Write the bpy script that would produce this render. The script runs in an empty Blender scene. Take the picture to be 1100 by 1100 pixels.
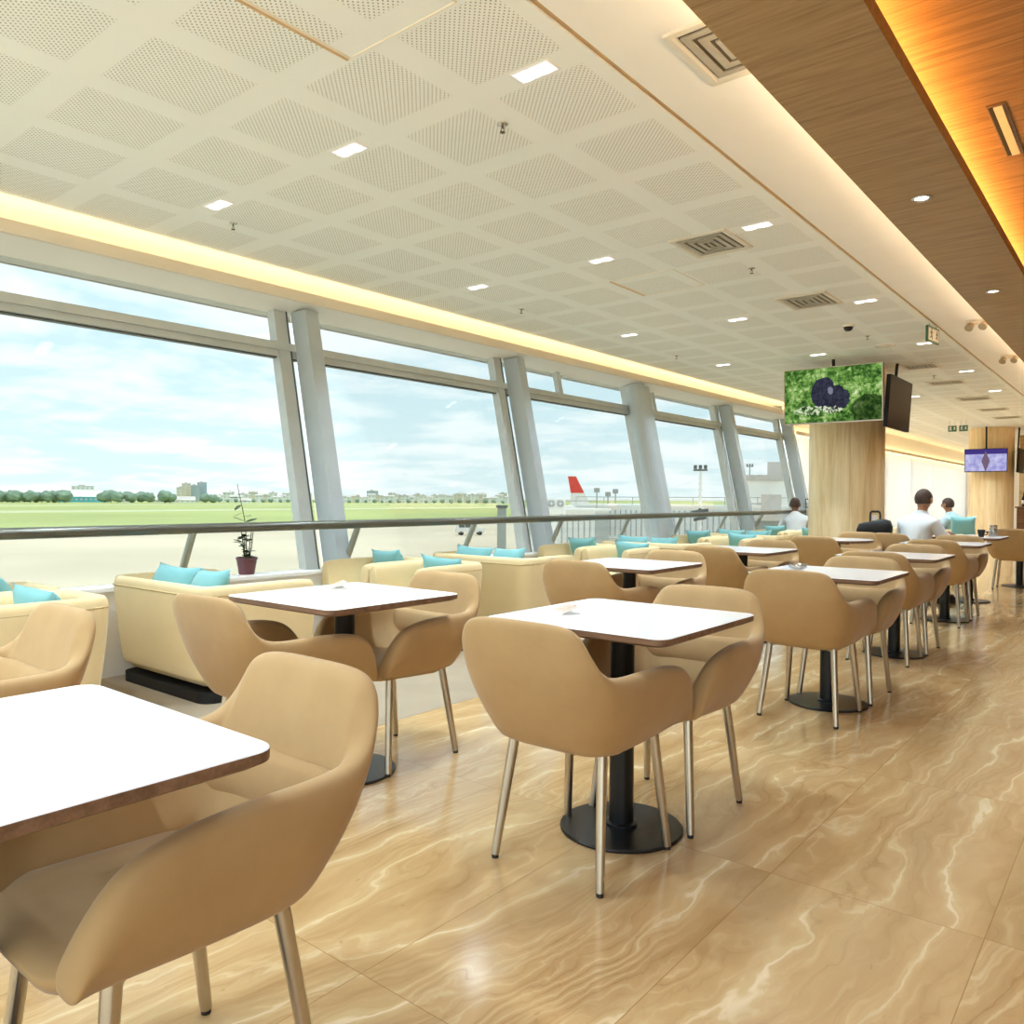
import bpy, bmesh, math, random
from mathutils import Vector, Matrix
import numpy as np
random.seed(7)
sc = bpy.context.scene
C = sc.collection
PI = math.pi

# ------------------------------------------------------------------ helpers
def lin(r, g, b):
    def f(c):
        c /= 255.0
        return c / 12.92 if c <= 0.04045 else ((c + 0.055) / 1.055) ** 2.4
    return (f(r), f(g), f(b), 1.0)

def new_mat(name):
    m = bpy.data.materials.new(name)
    m.use_nodes = True
    nt = m.node_tree
    for n in list(nt.nodes):
        nt.nodes.remove(n)
    out = nt.nodes.new('ShaderNodeOutputMaterial')
    return m, nt, out

def N(nt, typ, **kw):
    n = nt.nodes.new(typ)
    for k, v in kw.items():
        setattr(n, k, v)
    return n

def val(nt, sock, v):
    if hasattr(v, 'is_output'):
        nt.links.new(v, sock)
    else:
        sock.default_value = v

def math_(nt, op, a, b=None, c=None):
    n = N(nt, 'ShaderNodeMath', operation=op)
    val(nt, n.inputs[0], a)
    if b is not None: val(nt, n.inputs[1], b)
    if c is not None: val(nt, n.inputs[2], c)
    return n.outputs[0]

def mixc(nt, fac, a, b):
    n = N(nt, 'ShaderNodeMix', data_type='RGBA')
    val(nt, n.inputs[0], fac); val(nt, n.inputs[6], a); val(nt, n.inputs[7], b)
    return n.outputs[2]

def objco(nt, scale=(1, 1, 1), rot=(0, 0, 0)):
    tc = N(nt, 'ShaderNodeTexCoord')
    mp = N(nt, 'ShaderNodeMapping')
    mp.inputs['Scale'].default_value = scale
    mp.inputs['Rotation'].default_value = rot
    nt.links.new(tc.outputs['Object'], mp.inputs[0])
    return mp.outputs[0]

def noise(nt, co, scale, detail=3, rough=0.5, dist=0.0):
    n = N(nt, 'ShaderNodeTexNoise')
    nt.links.new(co, n.inputs['Vector'])
    n.inputs['Scale'].default_value = scale
    n.inputs['Detail'].default_value = detail
    n.inputs['Roughness'].default_value = rough
    n.inputs['Distortion'].default_value = dist
    return n.outputs['Fac']

def ramp(nt, fac, stops):
    r = N(nt, 'ShaderNodeValToRGB')
    el = r.color_ramp.elements
    while len(el) > len(stops): el.remove(el[-1])
    while len(el) < len(stops): el.new(0.5)
    for e, (p, c) in zip(el, stops):
        e.position = p; e.color = c
    val(nt, r.inputs[0], fac)
    return r.outputs[0]

def principled(nt, out, col, rough=0.5, metal=0.0, spec=0.5, bump=None, bump_s=0.1, bump_d=0.01, **kw):
    p = N(nt, 'ShaderNodeBsdfPrincipled')
    val(nt, p.inputs['Base Color'], col)
    val(nt, p.inputs['Roughness'], rough)
    p.inputs['Metallic'].default_value = metal
    p.inputs['Specular IOR Level'].default_value = spec
    for k, v in kw.items():
        p.inputs[k].default_value = v
    if bump is not None:
        b = N(nt, 'ShaderNodeBump')
        b.inputs['Strength'].default_value = bump_s
        b.inputs['Distance'].default_value = bump_d
        nt.links.new(bump, b.inputs['Height'])
        nt.links.new(b.outputs[0], p.inputs['Normal'])
    nt.links.new(p.outputs[0], out.inputs[0])
    return p

def plain(name, rgb, rough=0.5, metal=0.0, spec=0.5, var=0.06, nscale=30, bump=0.0, **kw):
    m, nt, out = new_mat(name)
    co = objco(nt)
    f = noise(nt, co, nscale, 3)
    c = lin(*rgb)
    d = tuple(x * (1 - var) for x in c[:3]) + (1,)
    l = tuple(min(1, x * (1 + var)) for x in c[:3]) + (1,)
    col = ramp(nt, f, [(0.3, d), (0.7, l)])
    principled(nt, out, col, rough, metal, spec, f if bump else None, bump, 0.005, **kw)
    return m

def emit(name, rgb, strength):
    m, nt, out = new_mat(name)
    e = N(nt, 'ShaderNodeEmission')
    e.inputs[0].default_value = lin(*rgb); e.inputs[1].default_value = strength
    nt.links.new(e.outputs[0], out.inputs[0])
    return m

def link(o, parent=None):
    C.objects.link(o)
    if parent: o.parent = parent
    return o

def mesh_obj(name, bm, mat, parent=None, smooth=False, angle=None):
    me = bpy.data.meshes.new(name)
    bmesh.ops.recalc_face_normals(bm, faces=bm.faces)
    bm.to_mesh(me); bm.free()
    for m in (mat if isinstance(mat, (list, tuple)) else [mat]):
        me.materials.append(m)
    if smooth or angle:
        for p in me.polygons: p.use_smooth = True
    if angle:
        try: me.set_sharp_from_angle(angle=math.radians(angle))
        except Exception: pass
    o = bpy.data.objects.new(name, me)
    return link(o, parent)

def tag(o, label, cat, group=None, kind=None):
    o['label'] = label; o['category'] = cat
    if group: o['group'] = group
    if kind: o['kind'] = kind
    return o

def thing(name, label, cat, loc=(0, 0, 0), rz=0, group=None):
    o = bpy.data.objects.new(name, None)
    C.objects.link(o)
    o.empty_display_size = 0.1
    o.location = loc; o.rotation_euler = (0, 0, rz)
    return tag(o, label, cat, group)

def struct(o):
    o['kind'] = 'structure'
    return o

def dup(root, loc, rz, label, group=None):
    r = root.copy(); C.objects.link(r)
    r.location = loc; r.rotation_euler = (0, 0, rz); r['label'] = label
    if group: r['group'] = group
    for ch in list(root.children):
        c = ch.copy(); C.objects.link(c); c.parent = r
        for g in list(ch.children):
            d = g.copy(); C.objects.link(d); d.parent = c
    return r

def box(bm, x0, x1, y0, y1, z0, z1, mi=0):
    vs = [bm.verts.new((x, y, z)) for x in (x0, x1) for y in (y0, y1) for z in (z0, z1)]
    for q in ((0, 1, 3, 2), (4, 6, 7, 5), (0, 4, 5, 1), (2, 3, 7, 6), (0, 2, 6, 4), (1, 5, 7, 3)):
        f = bm.faces.new([vs[i] for i in q]); f.material_index = mi
    return vs

def bevel(bm, w, seg=2):
    bmesh.ops.bevel(bm, geom=list(bm.edges), offset=w, segments=seg, profile=0.5, affect='EDGES', clamp_overlap=True)

def bbox(x0, x1, y0, y1, z0, z1, w=0.005, seg=2):
    bm = bmesh.new(); box(bm, x0, x1, y0, y1, z0, z1); bevel(bm, w, seg)
    return bm

def tube(bm, p0, p1, r0, r1=None, n=12, cap=True):
    r1 = r0 if r1 is None else r1
    p0, p1 = Vector(p0), Vector(p1)
    d = (p1 - p0).normalized()
    a = d.orthogonal().normalized(); b = d.cross(a)
    A = [bm.verts.new(p0 + (a * math.cos(t) + b * math.sin(t)) * r0) for t in [2 * PI * i / n for i in range(n)]]
    B = [bm.verts.new(p1 + (a * math.cos(t) + b * math.sin(t)) * r1) for t in [2 * PI * i / n for i in range(n)]]
    for i in range(n):
        bm.faces.new((A[i], A[(i + 1) % n], B[(i + 1) % n], B[i]))
    if cap:
        bm.faces.new(A[::-1]); bm.faces.new(B)

def lathe(bm, prof, n=32, c=(0, 0)):
    rings = []
    for r, z in prof:
        if r < 1e-6:
            rings.append([bm.verts.new((c[0], c[1], z))])
        else:
            rings.append([bm.verts.new((c[0] + r * math.cos(2 * PI * i / n), c[1] + r * math.sin(2 * PI * i / n), z)) for i in range(n)])
    for R, S in zip(rings, rings[1:]):
        for i in range(n):
            j = (i + 1) % n
            if len(R) == 1 and len(S) == 1: continue
            if len(R) == 1: bm.faces.new((R[0], S[j], S[i]))
            elif len(S) == 1: bm.faces.new((R[i], R[j], S[0]))
            else: bm.faces.new((R[i], R[j], S[j], S[i]))
    if len(rings[0]) > 1: bm.faces.new(rings[0][::-1])
    if len(rings[-1]) > 1: bm.faces.new(rings[-1])

def path_tube(bm, pts, r, n=8):
    for a, b in zip(pts, pts[1:]):
        tube(bm, a, b, r, r, n)

def round_rect(hx, hy, r, k=6):
    pts = []
    for cx, cy, a0 in ((hx - r, hy - r, 0), (-hx + r, hy - r, PI / 2), (-hx + r, -hy + r, PI), (hx - r, -hy + r, 1.5 * PI)):
        for i in range(k + 1):
            a = a0 + PI / 2 * i / k
            pts.append((cx + r * math.cos(a), cy + r * math.sin(a)))
    return pts

def loft(bm, rings, cap=True, mi=None):
    R = [[bm.verts.new(p) for p in ring] for ring in rings]
    n = len(R[0])
    for k, (A, B) in enumerate(zip(R, R[1:])):
        for i in range(n):
            f = bm.faces.new((A[i], A[(i + 1) % n], B[(i + 1) % n], B[i]))
            if mi: f.material_index = mi[k]
    if cap:
        f = bm.faces.new(R[0][::-1]); g = bm.faces.new(R[-1])
        if mi: f.material_index = mi[0]; g.material_index = mi[-1]
    return R

def bake(o, levels=None, keep=True):
    """apply modifiers into plain mesh data"""
    dg = bpy.context.evaluated_depsgraph_get()
    dg.update()
    me = bpy.data.meshes.new_from_object(o.evaluated_get(dg))
    o.modifiers.clear()
    o.data = me
    for p in me.polygons: p.use_smooth = True
    return o

def subsurf(o, lv=2):
    m = o.modifiers.new('s', 'SUBSURF'); m.levels = lv; m.render_levels = lv
    return bake(o)

# ------------------------------------------------------------------ camera
F, YAW, PITCH, ROLL = 851.97, 0.68139, -0.01727, 0.00544
c_, s_ = math.cos(YAW), math.sin(YAW); cp, sp = math.cos(PITCH), math.sin(PITCH); cr, sr = math.cos(ROLL), math.sin(ROLL)
x1 = Vector((c_, s_, 0)); y1 = Vector((-s_, c_, 0)); z1 = Vector((0, 0, 1))
fw = y1 * cp + z1 * sp; upv = -y1 * sp + z1 * cp
rt = x1 * cr + upv * sr; uv = -x1 * sr + upv * cr
cam = bpy.data.objects.new('camera', bpy.data.cameras.new('camera'))
C.objects.link(cam)
cam.matrix_world = Matrix(((rt.x, uv.x, -fw.x, 0), (rt.y, uv.y, -fw.y, 0), (rt.z, uv.z, -fw.z, 1.16), (0, 0, 0, 1)))
cam.data.sensor_width = 36; cam.data.lens = F / 1100 * 36
cam.data.clip_start = 0.02; cam.data.clip_end = 4000
sc.camera = cam

# ------------------------------------------------------------------ materials
def m_floor():
    m, nt, out = new_mat('travertine tiles')
    tc = N(nt, 'ShaderNodeTexCoord'); sep = N(nt, 'ShaderNodeSeparateXYZ')
    nt.links.new(tc.outputs['Object'], sep.inputs[0])
    x, y = sep.outputs[0], sep.outputs[1]
    u = math_(nt, 'DIVIDE', math_(nt, 'ADD', x, 0.334), 0.576)
    iu = math_(nt, 'FLOOR', u)
    v = math_(nt, 'DIVIDE', math_(nt, 'SUBTRACT', y, 2.41), 1.152)
    iv = math_(nt, 'FLOOR', v)
    fu = math_(nt, 'ABSOLUTE', math_(nt, 'SUBTRACT', math_(nt, 'FRACT', u), 0.5))
    fv = math_(nt, 'ABSOLUTE', math_(nt, 'SUBTRACT', math_(nt, 'FRACT', v), 0.5))
    g = math_(nt, 'MAXIMUM', math_(nt, 'GREATER_THAN', fu, 0.4975), math_(nt, 'GREATER_THAN', fv, 0.49875))
    wn = N(nt, 'ShaderNodeTexWhiteNoise', noise_dimensions='2D')
    cb = N(nt, 'ShaderNodeCombineXYZ'); val(nt, cb.inputs[0], iu); val(nt, cb.inputs[1], iv)
    nt.links.new(cb.outputs[0], wn.inputs['Vector'])
    off = N(nt, 'ShaderNodeVectorMath', operation='SCALE'); off.inputs['Scale'].default_value = 0.35
    nt.links.new(wn.outputs['Color'], off.inputs[0])
    ad = N(nt, 'ShaderNodeVectorMath', operation='ADD')
    nt.links.new(tc.outputs['Object'], ad.inputs[0]); nt.links.new(off.outputs[0], ad.inputs[1])
    mp = N(nt, 'ShaderNodeMapping'); mp.inputs['Rotation'].default_value = (0, 0, 0.22); mp.inputs['Scale'].default_value = (1.5, 0.55, 1.0)
    nt.links.new(ad.outputs[0], mp.inputs[0])
    co = mp.outputs[0]
    wn2 = N(nt, 'ShaderNodeTexNoise'); nt.links.new(co, wn2.inputs['Vector'])
    wn2.inputs['Scale'].default_value = 1.25; wn2.inputs['Detail'].default_value = 4; wn2.inputs['Roughness'].default_value = .55
    sb = N(nt, 'ShaderNodeVectorMath', operation='SUBTRACT'); nt.links.new(wn2.outputs['Color'], sb.inputs[0]); sb.inputs[1].default_value = (.5, .5, .5)
    sl = N(nt, 'ShaderNodeVectorMath', operation='SCALE'); nt.links.new(sb.outputs[0], sl.inputs[0]); sl.inputs['Scale'].default_value = 1.15
    wd = N(nt, 'ShaderNodeVectorMath', operation='ADD'); nt.links.new(co, wd.inputs[0]); nt.links.new(sl.outputs[0], wd.inputs[1])
    wco = wd.outputs[0]
    def wave(scale, dist, det, dsc, ph):
        w = N(nt, 'ShaderNodeTexWave', wave_type='BANDS', bands_direction='X', wave_profile='SIN')
        nt.links.new(wco, w.inputs['Vector'])
        for k_, v_ in (('Scale', scale), ('Distortion', dist), ('Detail', det), ('Detail Scale', dsc), ('Detail Roughness', .58), ('Phase Offset', ph)):
            w.inputs[k_].default_value = v_
        return w.outputs['Fac']
    wa = wave(1.0, 5.0, 5, 1.6, 0.0)
    wb = wave(2.3, 5.0, 5, 1.8, 2.0)
    n2 = noise(nt, co, 1.0, 5, 0.6, 0.6)
    n3 = noise(nt, co, 26, 5, 0.7, 0.4)
    base = ramp(nt, n2, [(0.28, lin(180, 142, 92)), (0.48, lin(194, 158, 108)), (0.7, lin(206, 174, 128))])
    va = ramp(nt, wa, [(0.0, lin(176, 140, 92)), (0.012, lin(182, 146, 98)), (0.3, lin(192, 158, 110)), (0.85, lin(200, 168, 120)), (0.985, lin(210, 182, 136)), (1.0, lin(234, 214, 176))])
    vb = ramp(nt, wb, [(0.0, lin(164, 126, 80)), (0.03, lin(186, 150, 102)), (0.9, lin(198, 164, 116)), (1.0, lin(218, 192, 148))])
    ma = ramp(nt, noise(nt, co, 1.7, 3, 0.6), [(0.40, (0.05, 0.05, 0.05, 1)), (0.62, (0.85, 0.85, 0.85, 1))])
    mb = ramp(nt, noise(nt, co, 2.6, 3, 0.6, .3), [(0.42, (0.0, 0.0, 0.0, 1)), (0.62, (0.75, 0.75, 0.75, 1))])
    wc = wave(5.2, 5.5, 5, 1.7, 5.0)
    vc = ramp(nt, wc, [(0.0, lin(166, 128, 82)), (0.05, lin(188, 152, 104)), (0.92, lin(200, 166, 118)), (1.0, lin(216, 190, 146))])
    mcx = ramp(nt, noise(nt, co, 1.3, 3, 0.6, .5), [(0.38, (0.0, 0.0, 0.0, 1)), (0.6, (0.8, 0.8, 0.8, 1))])
    base = mixc(nt, mcx, base, vc)
    col = mixc(nt, mb, base, vb)
    col = mixc(nt, ma, col, va)
    pits = ramp(nt, n3, [(0.29, (1, 1, 1, 1)), (0.34, (0, 0, 0, 1))])
    col = mixc(nt, math_(nt, 'MULTIPLY', pits, 0.45), col, lin(150, 112, 72))
    col = mixc(nt, math_(nt, 'MULTIPLY', g, 0.65), col, lin(150, 108, 60))
    rough = math_(nt, 'MULTIPLY_ADD', n3, 0.04, 0.12)
    principled(nt, out, col, rough, 0, 0.7)
    return m

def m_fabric(name, rgb, rgb2, scale=6, coarse=350):
    m, nt, out = new_mat(name)
    co = objco(nt)
    a = noise(nt, co, scale, 4, 0.6)
    w = noise(nt, co, coarse, 2, 0.5)
    col = mixc(nt, a, lin(*rgb2), lin(*rgb))
    principled(nt, out, col, 0.75, 0, 0.25, w, 0.12, 0.002, **{'Sheen Weight': 0.25, 'Sheen Roughness': 0.4})
    return m

def m_perf():
    m, nt, out = new_mat('perforated plaster tiles')
    tc = N(nt, 'ShaderNodeTexCoord'); sep = N(nt, 'ShaderNodeSeparateXYZ')
    nt.links.new(tc.outputs['Object'], sep.inputs[0])
    x, y = sep.outputs[0], sep.outputs[1]
    a = math_(nt, 'MULTIPLY', math_(nt, 'FRACT', math_(nt, 'DIVIDE', math_(nt, 'SUBTRACT', -1.865, x), 0.6)), 0.6)
    b = math_(nt, 'MULTIPLY', math_(nt, 'FRACT', math_(nt, 'DIVIDE', math_(nt, 'SUBTRACT', y, 2.143), 0.6)), 0.6)
    P = 0.0255
    ina = math_(nt, 'LESS_THAN', a, P * 18); inb = math_(nt, 'LESS_THAN', b, P * 18)
    lim = math_(nt, 'MULTIPLY', math_(nt, 'LESS_THAN', x, -1.865), math_(nt, 'GREATER_THAN', x, -5.29))
    ins = math_(nt, 'MULTIPLY', math_(nt, 'MULTIPLY', ina, inb), lim)
    def dots(o):
        fa = math_(nt, 'SUBTRACT', math_(nt, 'FRACT', math_(nt, 'DIVIDE', math_(nt, 'ADD', a, o), P)), 0.5)
        fb = math_(nt, 'SUBTRACT', math_(nt, 'FRACT', math_(nt, 'DIVIDE', math_(nt, 'ADD', b, o), P)), 0.5)
        d = math_(nt, 'ADD', math_(nt, 'MULTIPLY', fa, fa), math_(nt, 'MULTIPLY', fb, fb))
        return math_(nt, 'LESS_THAN', d, 0.022)
    d = math_(nt, 'MAXIMUM', dots(0.0), dots(P / 2))
    f = math_(nt, 'MULTIPLY', d, ins)
    wall = noise(nt, objco(nt), 2, 2)
    white = ramp(nt, wall, [(0.3, lin(244, 250, 250)), (0.7, lin(248, 252, 252))])
    col = mixc(nt, f, white, lin(156, 151, 138))
    principled(nt, out, col, 0.8, 0, 0.2)
    return m

def m_veneer(name, dark, mid, light, rot=0.0, rough=0.45):
    m, nt, out = new_mat(name)
    co = objco(nt, (1.2, 16, 16), (0, 0, rot))
    n1 = noise(nt, co, 2.2, 5, 0.6, 0.5)
    co2 = objco(nt, (2.5, 90, 90), (0, 0, rot))
    n2 = noise(nt, co2, 2.0, 3, 0.6, 0.2)
    f = math_(nt, 'ADD', math_(nt, 'MULTIPLY', n1, 0.75), math_(nt, 'MULTIPLY', n2, 0.25))
    col = ramp(nt, f, [(0.34, lin(*dark)), (0.5, lin(*mid)), (0.68, lin(*light))])
    principled(nt, out, col, rough, 0, 0.35, n2, 0.05, 0.002)
    return m

def m_column():
    m, nt, out = new_mat('honey veneer column')
    co = objco(nt, (5, 5, 0.5))
    n1 = noise(nt, co, 1.6, 5, 0.6, 1.0)
    co2 = objco(nt, (30, 30, 1.2))
    n2 = noise(nt, co2, 2.0, 3)
    f = math_(nt, 'ADD', math_(nt, 'MULTIPLY', n1, 0.75), math_(nt, 'MULTIPLY', n2, 0.25))
    col = ramp(nt, f, [(0.30, lin(206, 174, 122)), (0.5, lin(230, 206, 160)), (0.68, lin(242, 226, 190))])
    principled(nt, out, col, 0.32, 0, 0.5)
    return m

def m_glass():
    m, nt, out = new_mat('tinted facade glass')
    t = N(nt, 'ShaderNodeBsdfTransparent'); t.inputs[0].default_value = GLASS
    g = N(nt, 'ShaderNodeBsdfGlossy'); g.inputs['Roughness'].default_value = 0.0
    fr = N(nt, 'ShaderNodeFresnel'); fr.inputs[0].default_value = 1.45
    mx = N(nt, 'ShaderNodeMixShader')
    nt.links.new(math_(nt, 'MULTIPLY', fr.outputs[0], 0.15), mx.inputs[0])
    nt.links.new(t.outputs[0], mx.inputs[1]); nt.links.new(g.outputs[0], mx.inputs[2])
    nt.links.new(mx.outputs[0], out.inputs[0])
    return m

GLASS = (0.71, 0.735, 0.735, 1)
M = dict(
    floor=m_floor(),
    carpet=m_fabric('booth carpet', (176, 160, 136), (150, 134, 112), 3, 120),
    perf=m_perf(),
    white=plain('white plaster', (248, 248, 246), 0.8, 0, 0.2, 0.015, 3),
    lip=plain('cream plaster', (238, 230, 214), 0.8, 0, 0.2, 0.015, 3),
    groove=plain('bronze groove', (205, 170, 125), 0.5, 0, 0.4, 0.1, 8),
    wood=m_veneer('oak veneer soffit', (140, 108, 66), (164, 132, 86), (180, 148, 102)),
    timber=m_veneer('amber timber ceiling', (128, 88, 44), (160, 114, 62), (184, 138, 82)),
    column=m_column(),
    fabric=m_fabric('tan upholstery', (192, 160, 114), (168, 136, 92)),
    seam=plain('stitched seam', (150, 116, 74), 0.8),
    sofa=m_fabric('cream upholstery', (238, 218, 172), (228, 204, 154), 4, 300),
    seam_l=plain('sofa piping', (206, 182, 134), .7),
    teal=m_fabric('teal cushion fabric', (140, 192, 194), (118, 178, 182), 8, 260),
    alu=plain('satin champagne metal', (196, 186, 168), 0.28, 0.95, 0.5, 0.05, 20),
    steel=plain('grey painted steel', (190, 200, 206), 0.5, 0.1, 0.5, 0.03, 4),
    steel_d=plain('dark grey gasket', (92, 98, 96), 0.5, 0.2, 0.5, 0.03, 4),
    rail=plain('brushed rail', (112, 112, 104), 0.35, 0.7, 0.5, 0.05, 10),
    post=plain('satin post', (172, 174, 168), 0.35, 0.6, 0.5, 0.04, 10),
    frame=plain('anodised frame', (204, 210, 210), 0.45, 0.1, 0.5, 0.04, 6),
    black=plain('black powder coat', (26, 27, 29), 0.32, 0.2, 0.5, 0.1, 30),
    blackm=plain('matt black', (20, 20, 22), 0.6, 0, 0.4, 0.1, 30),
    rubber=plain('rubber glide', (40, 38, 36), 0.7),
    lam=plain('white laminate', (246, 247, 248), 0.16, 0, 0.55, 0.006, 3),
    edge=m_veneer('walnut edge band', (104, 78, 60), (128, 98, 76), (146, 114, 92), 0, 0.4),
    acrylic=plain('white acrylic', (244, 240, 236), 0.25, 0, 0.5, 0.01, 10),
    print_=plain('printed card', (206, 182, 166), 0.5, 0, 0.4, 0.25, 60),
    glass=m_glass(),
    pot=plain('plum glazed pot', (104, 62, 72), 0.3, 0, 0.5, 0.15, 14),
    leaf=plain('plant leaves', (78, 92, 62), 0.5, 0, 0.4, 0.3, 25),
    stem=plain('plant stem', (92, 88, 60), 0.6),
    soil=plain('potting soil', (70, 52, 40), 0.9),
    duct=plain('diffuser white metal', (222, 218, 206), 0.5, 0.1, 0.4, 0.02, 5),
    ductd=plain('diffuser dark throat', (96, 88, 74), 0.8, 0, 0.2, 0.05, 8),
    blade=plain('diffuser grey blades', (168, 162, 148), .5, .1),
    lampw=emit('lamp lens', (255, 250, 240), 4.0),
    plate_glow=emit('lamp plate glow', (255, 252, 246), 0.75),  # weak glow that stands in for the plate's brightness
    ledw=emit('warm cove led', (255, 216, 150), 7.0),
    ledc=emit('soft white cove led', (255, 226, 184), 16.0),
    ledo=emit('amber cove led', (255, 190, 100), 26.0),
    emh=plain('lamp head bronze', (168, 150, 122), .4, .2),
    chrome=plain('chrome', (210, 210, 206), 0.15, 1.0, 0.5, 0.02, 10),
    skin=plain('skin', (176, 128, 98), 0.55, 0, 0.4, 0.05, 12),
    skind=plain('darker skin', (140, 96, 72), 0.55, 0, 0.4, 0.05, 12),
    hair=plain('dark hair', (78, 62, 54), 0.7, 0, 0.3, 0.25, 60),
    shirtw=m_fabric('white shirt', (232, 236, 238), (218, 224, 228), 5, 200),
    shirtb=m_fabric('pale blue shirt', (186, 214, 222), (170, 202, 214), 5, 200),
    trouser=m_fabric('dark trousers', (56, 58, 66), (46, 48, 56), 5, 200),
    eye=plain('eye dark', (30, 26, 24), 0.3),
)

# ------------------------------------------------------------------ setting
ZC = 2.956
def slab(name, x0, x1, y0, y1, z0, z1, mat):
    bm = bmesh.new(); box(bm, x0, x1, y0, y1, z0, z1)
    return struct(mesh_obj(name, bm, mat))

slab('floor', -3.05, 4.0, -1.2, 34.0, -0.12, 0.0, M['floor'])
slab('floor_booth', -5.75, -3.05, -1.2, 16.4, -0.12, 0.001, M['carpet'])
slab('floor_lounge', -5.75, -3.05, 15.5, 34.2, -0.12, 0.0, M['floor'])
slab('ceiling', -5.34, -1.79, -1.2, 34.0, ZC, ZC + 0.02, M['perf'])
slab('ceiling_side', -1.76, -1.0, -1.2, 34.0, ZC, ZC + 0.02, M['white'])
slab('trim_1', -1.79, -1.76, -1.2, 34.0, ZC + 0.012, ZC + 0.03, M['groove'])
slab('ceiling_roof', -6.6, 6.0, -1.2, 34.2, 3.42, 3.6, M['white'])  # unseen roof slab, stretched past the room to block the sun
# timber soffit hung below the ceiling, with a trough for amber light on its right side
bm = bmesh.new()
box(bm, -1.203, -0.75, -1.2, 34.0, 2.76, 2.79)
box(bm, -0.765, -0.75, -1.2, 34.0, 2.79, 2.825)
struct(mesh_obj('ceiling_soffit', bm, M['wood']))
slab('ceiling_timber', -0.98, 4.0, -1.2, 34.0, 2.99, 3.01, M['timber'])
slab('wall_cove', -1.0, -0.98, -1.2, 34.0, 2.79, 3.01, M['wood'])
slab('wall_right', 4.0, 4.1, -1.2, 34.0, 0, 3.42, M['wood'])  # unseen wall, added to keep side light off the chairs
slab('trim_2', -0.96, -0.90, -1.2, 34.0, 2.792, 2.80, M['ledo'])
slab('trim_3', -1.12, -1.06, -1.2, 34.0, 2.792, 2.80, M['ledc'])
# window cove: lip, shelf, recess
bm = bmesh.new()
box(bm, -5.50, -5.46, -1.2, 16.4, 2.765, 2.848)
struct(mesh_obj('trim_4', bm, M['lip']))
bm = bmesh.new()
v = [(-5.50, 2.765), (-5.50, 2.80), (-5.95, 2.80), (-5.95, 2.705)]
A = [bm.verts.new((x, -2.5, z)) for x, z in v]; B = [bm.verts.new((x, 16.4, z)) for x, z in v]
for i in range(4): bm.faces.new((A[i], A[(i + 1) % 4], B[(i + 1) % 4], B[i]))
bm.faces.new(A[::-1]); bm.faces.new(B)
struct(mesh_obj('ceiling_shelf', bm, M['white']))
slab('trim_5', -5.62, -5.57, -1.2, 16.4, 2.80, 2.812, M['ledw'])
slab('wall_recess', -5.97, -5.95, -1.2, 16.4, 2.70, 3.42, M['white'])
slab('ceiling_recess', -5.95, -5.34, -1.2, 16.4, 3.02, 3.04, M['white'])

# ------------------------------------------------------------------ facade
PITCHY = 2.832
YM = [4.145 + PITCHY * k for k in range(-2, 5)]      # mullion lines
SL = 0.212
def fx(z): return -5.50 - (z - 1.11) * SL            # facade plane leans outwards
def lean_prism(bm, y0, y1, z0, z1, d0, d1):
    """bar following the facade slope; d0,d1 offsets along +X from the glass plane"""
    vs = []
    for y in (y0, y1):
        for z in (z0, z1):
            for d in (d0, d1):
                vs.append(bm.verts.new((fx(z) + d, y, z)))
    for q in ((0, 1, 3, 2), (4, 6, 7, 5), (0, 4, 5, 1), (2, 3, 7, 6), (0, 2, 6, 4), (1, 5, 7, 3)):
        bm.faces.new([vs[i] for i in q])
ZS, ZT = 0.56, 2.73
TR0, TR1 = 2.33, 2.455
for k in range(6):
    y0, y1 = YM[k], YM[k + 1]
    w = bpy.data.objects.new('window_%d' % (k + 1), None); C.objects.link(w); struct(w)
    w.location = (-5.4, (y0 + y1) / 2, ZS)
    def part(name, bm, mat, w=w):
        o = mesh_obj(name, bm, mat)
        o.parent = w; o.matrix_parent_inverse = Matrix.Translation(-Vector(w.location))
        return o
    bm = bmesh.new(); lean_prism(bm, y0 + 0.01, y1 - 0.01, 0.5, ZT, -0.012, 0.0); part('pane', bm, M['glass'])
    bm = bmesh.new(); lean_prism(bm, y0, y1, TR0, TR1, 0.002, 0.09); lean_prism(bm, y0, y1, TR0 + .055, TR1 - .005, 0.09, 0.11)
    part('transom', bm, M['frame'])
    bm = bmesh.new(); lean_prism(bm, y0, y1, TR0 - 0.012, TR0, 0.002, 0.06); part('gasket', bm, M['steel_d'])
    bm = bmesh.new(); lean_prism(bm, y0 - 0.07, y0 + 0.06, 0.3, ZT, 0.10, 0.30); part('mullion', bm, M['steel'])
    bm = bmesh.new(); lean_prism(bm, y0 - 0.24, y0 - 0.12, 0.3, ZT, 0.002, 0.10); part('jamb', bm, M['frame'])
    bm = bmesh.new(); lean_prism(bm, y0 - 0.125, y0 - 0.112, 0.3, ZT, 0.08, 0.105); part('gasket', bm, M['steel_d'])
    if k == 5:
        bm = bmesh.new(); lean_prism(bm, y1 - 0.07, y1 + 0.06, 0.3, ZT, 0.10, 0.30); part('mullion', bm, M['steel'])
        bm = bmesh.new(); lean_prism(bm, y1 - 0.24, y1 - 0.12, 0.3, ZT, 0.002, 0.10); part('jamb', bm, M['frame'])
    if k in (3, 4):
        bm = bmesh.new(); lean_prism(bm, y0 + 0.55 + .45 * (k == 3), y0 + 0.62 + .45 * (k == 3), TR1, ZT, 0.002, 0.07); part('clerestory_bar', bm, M['frame'])
    if k == 4:   # round pipe column beside the mullion
        bm = bmesh.new(); tube(bm, (fx(0.0) + .22, y0 - .2, 0.0), (fx(ZT) + .22, y0 - .2, ZT), .13, .13, 20); part('pipe_column', bm, M['steel'])
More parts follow.
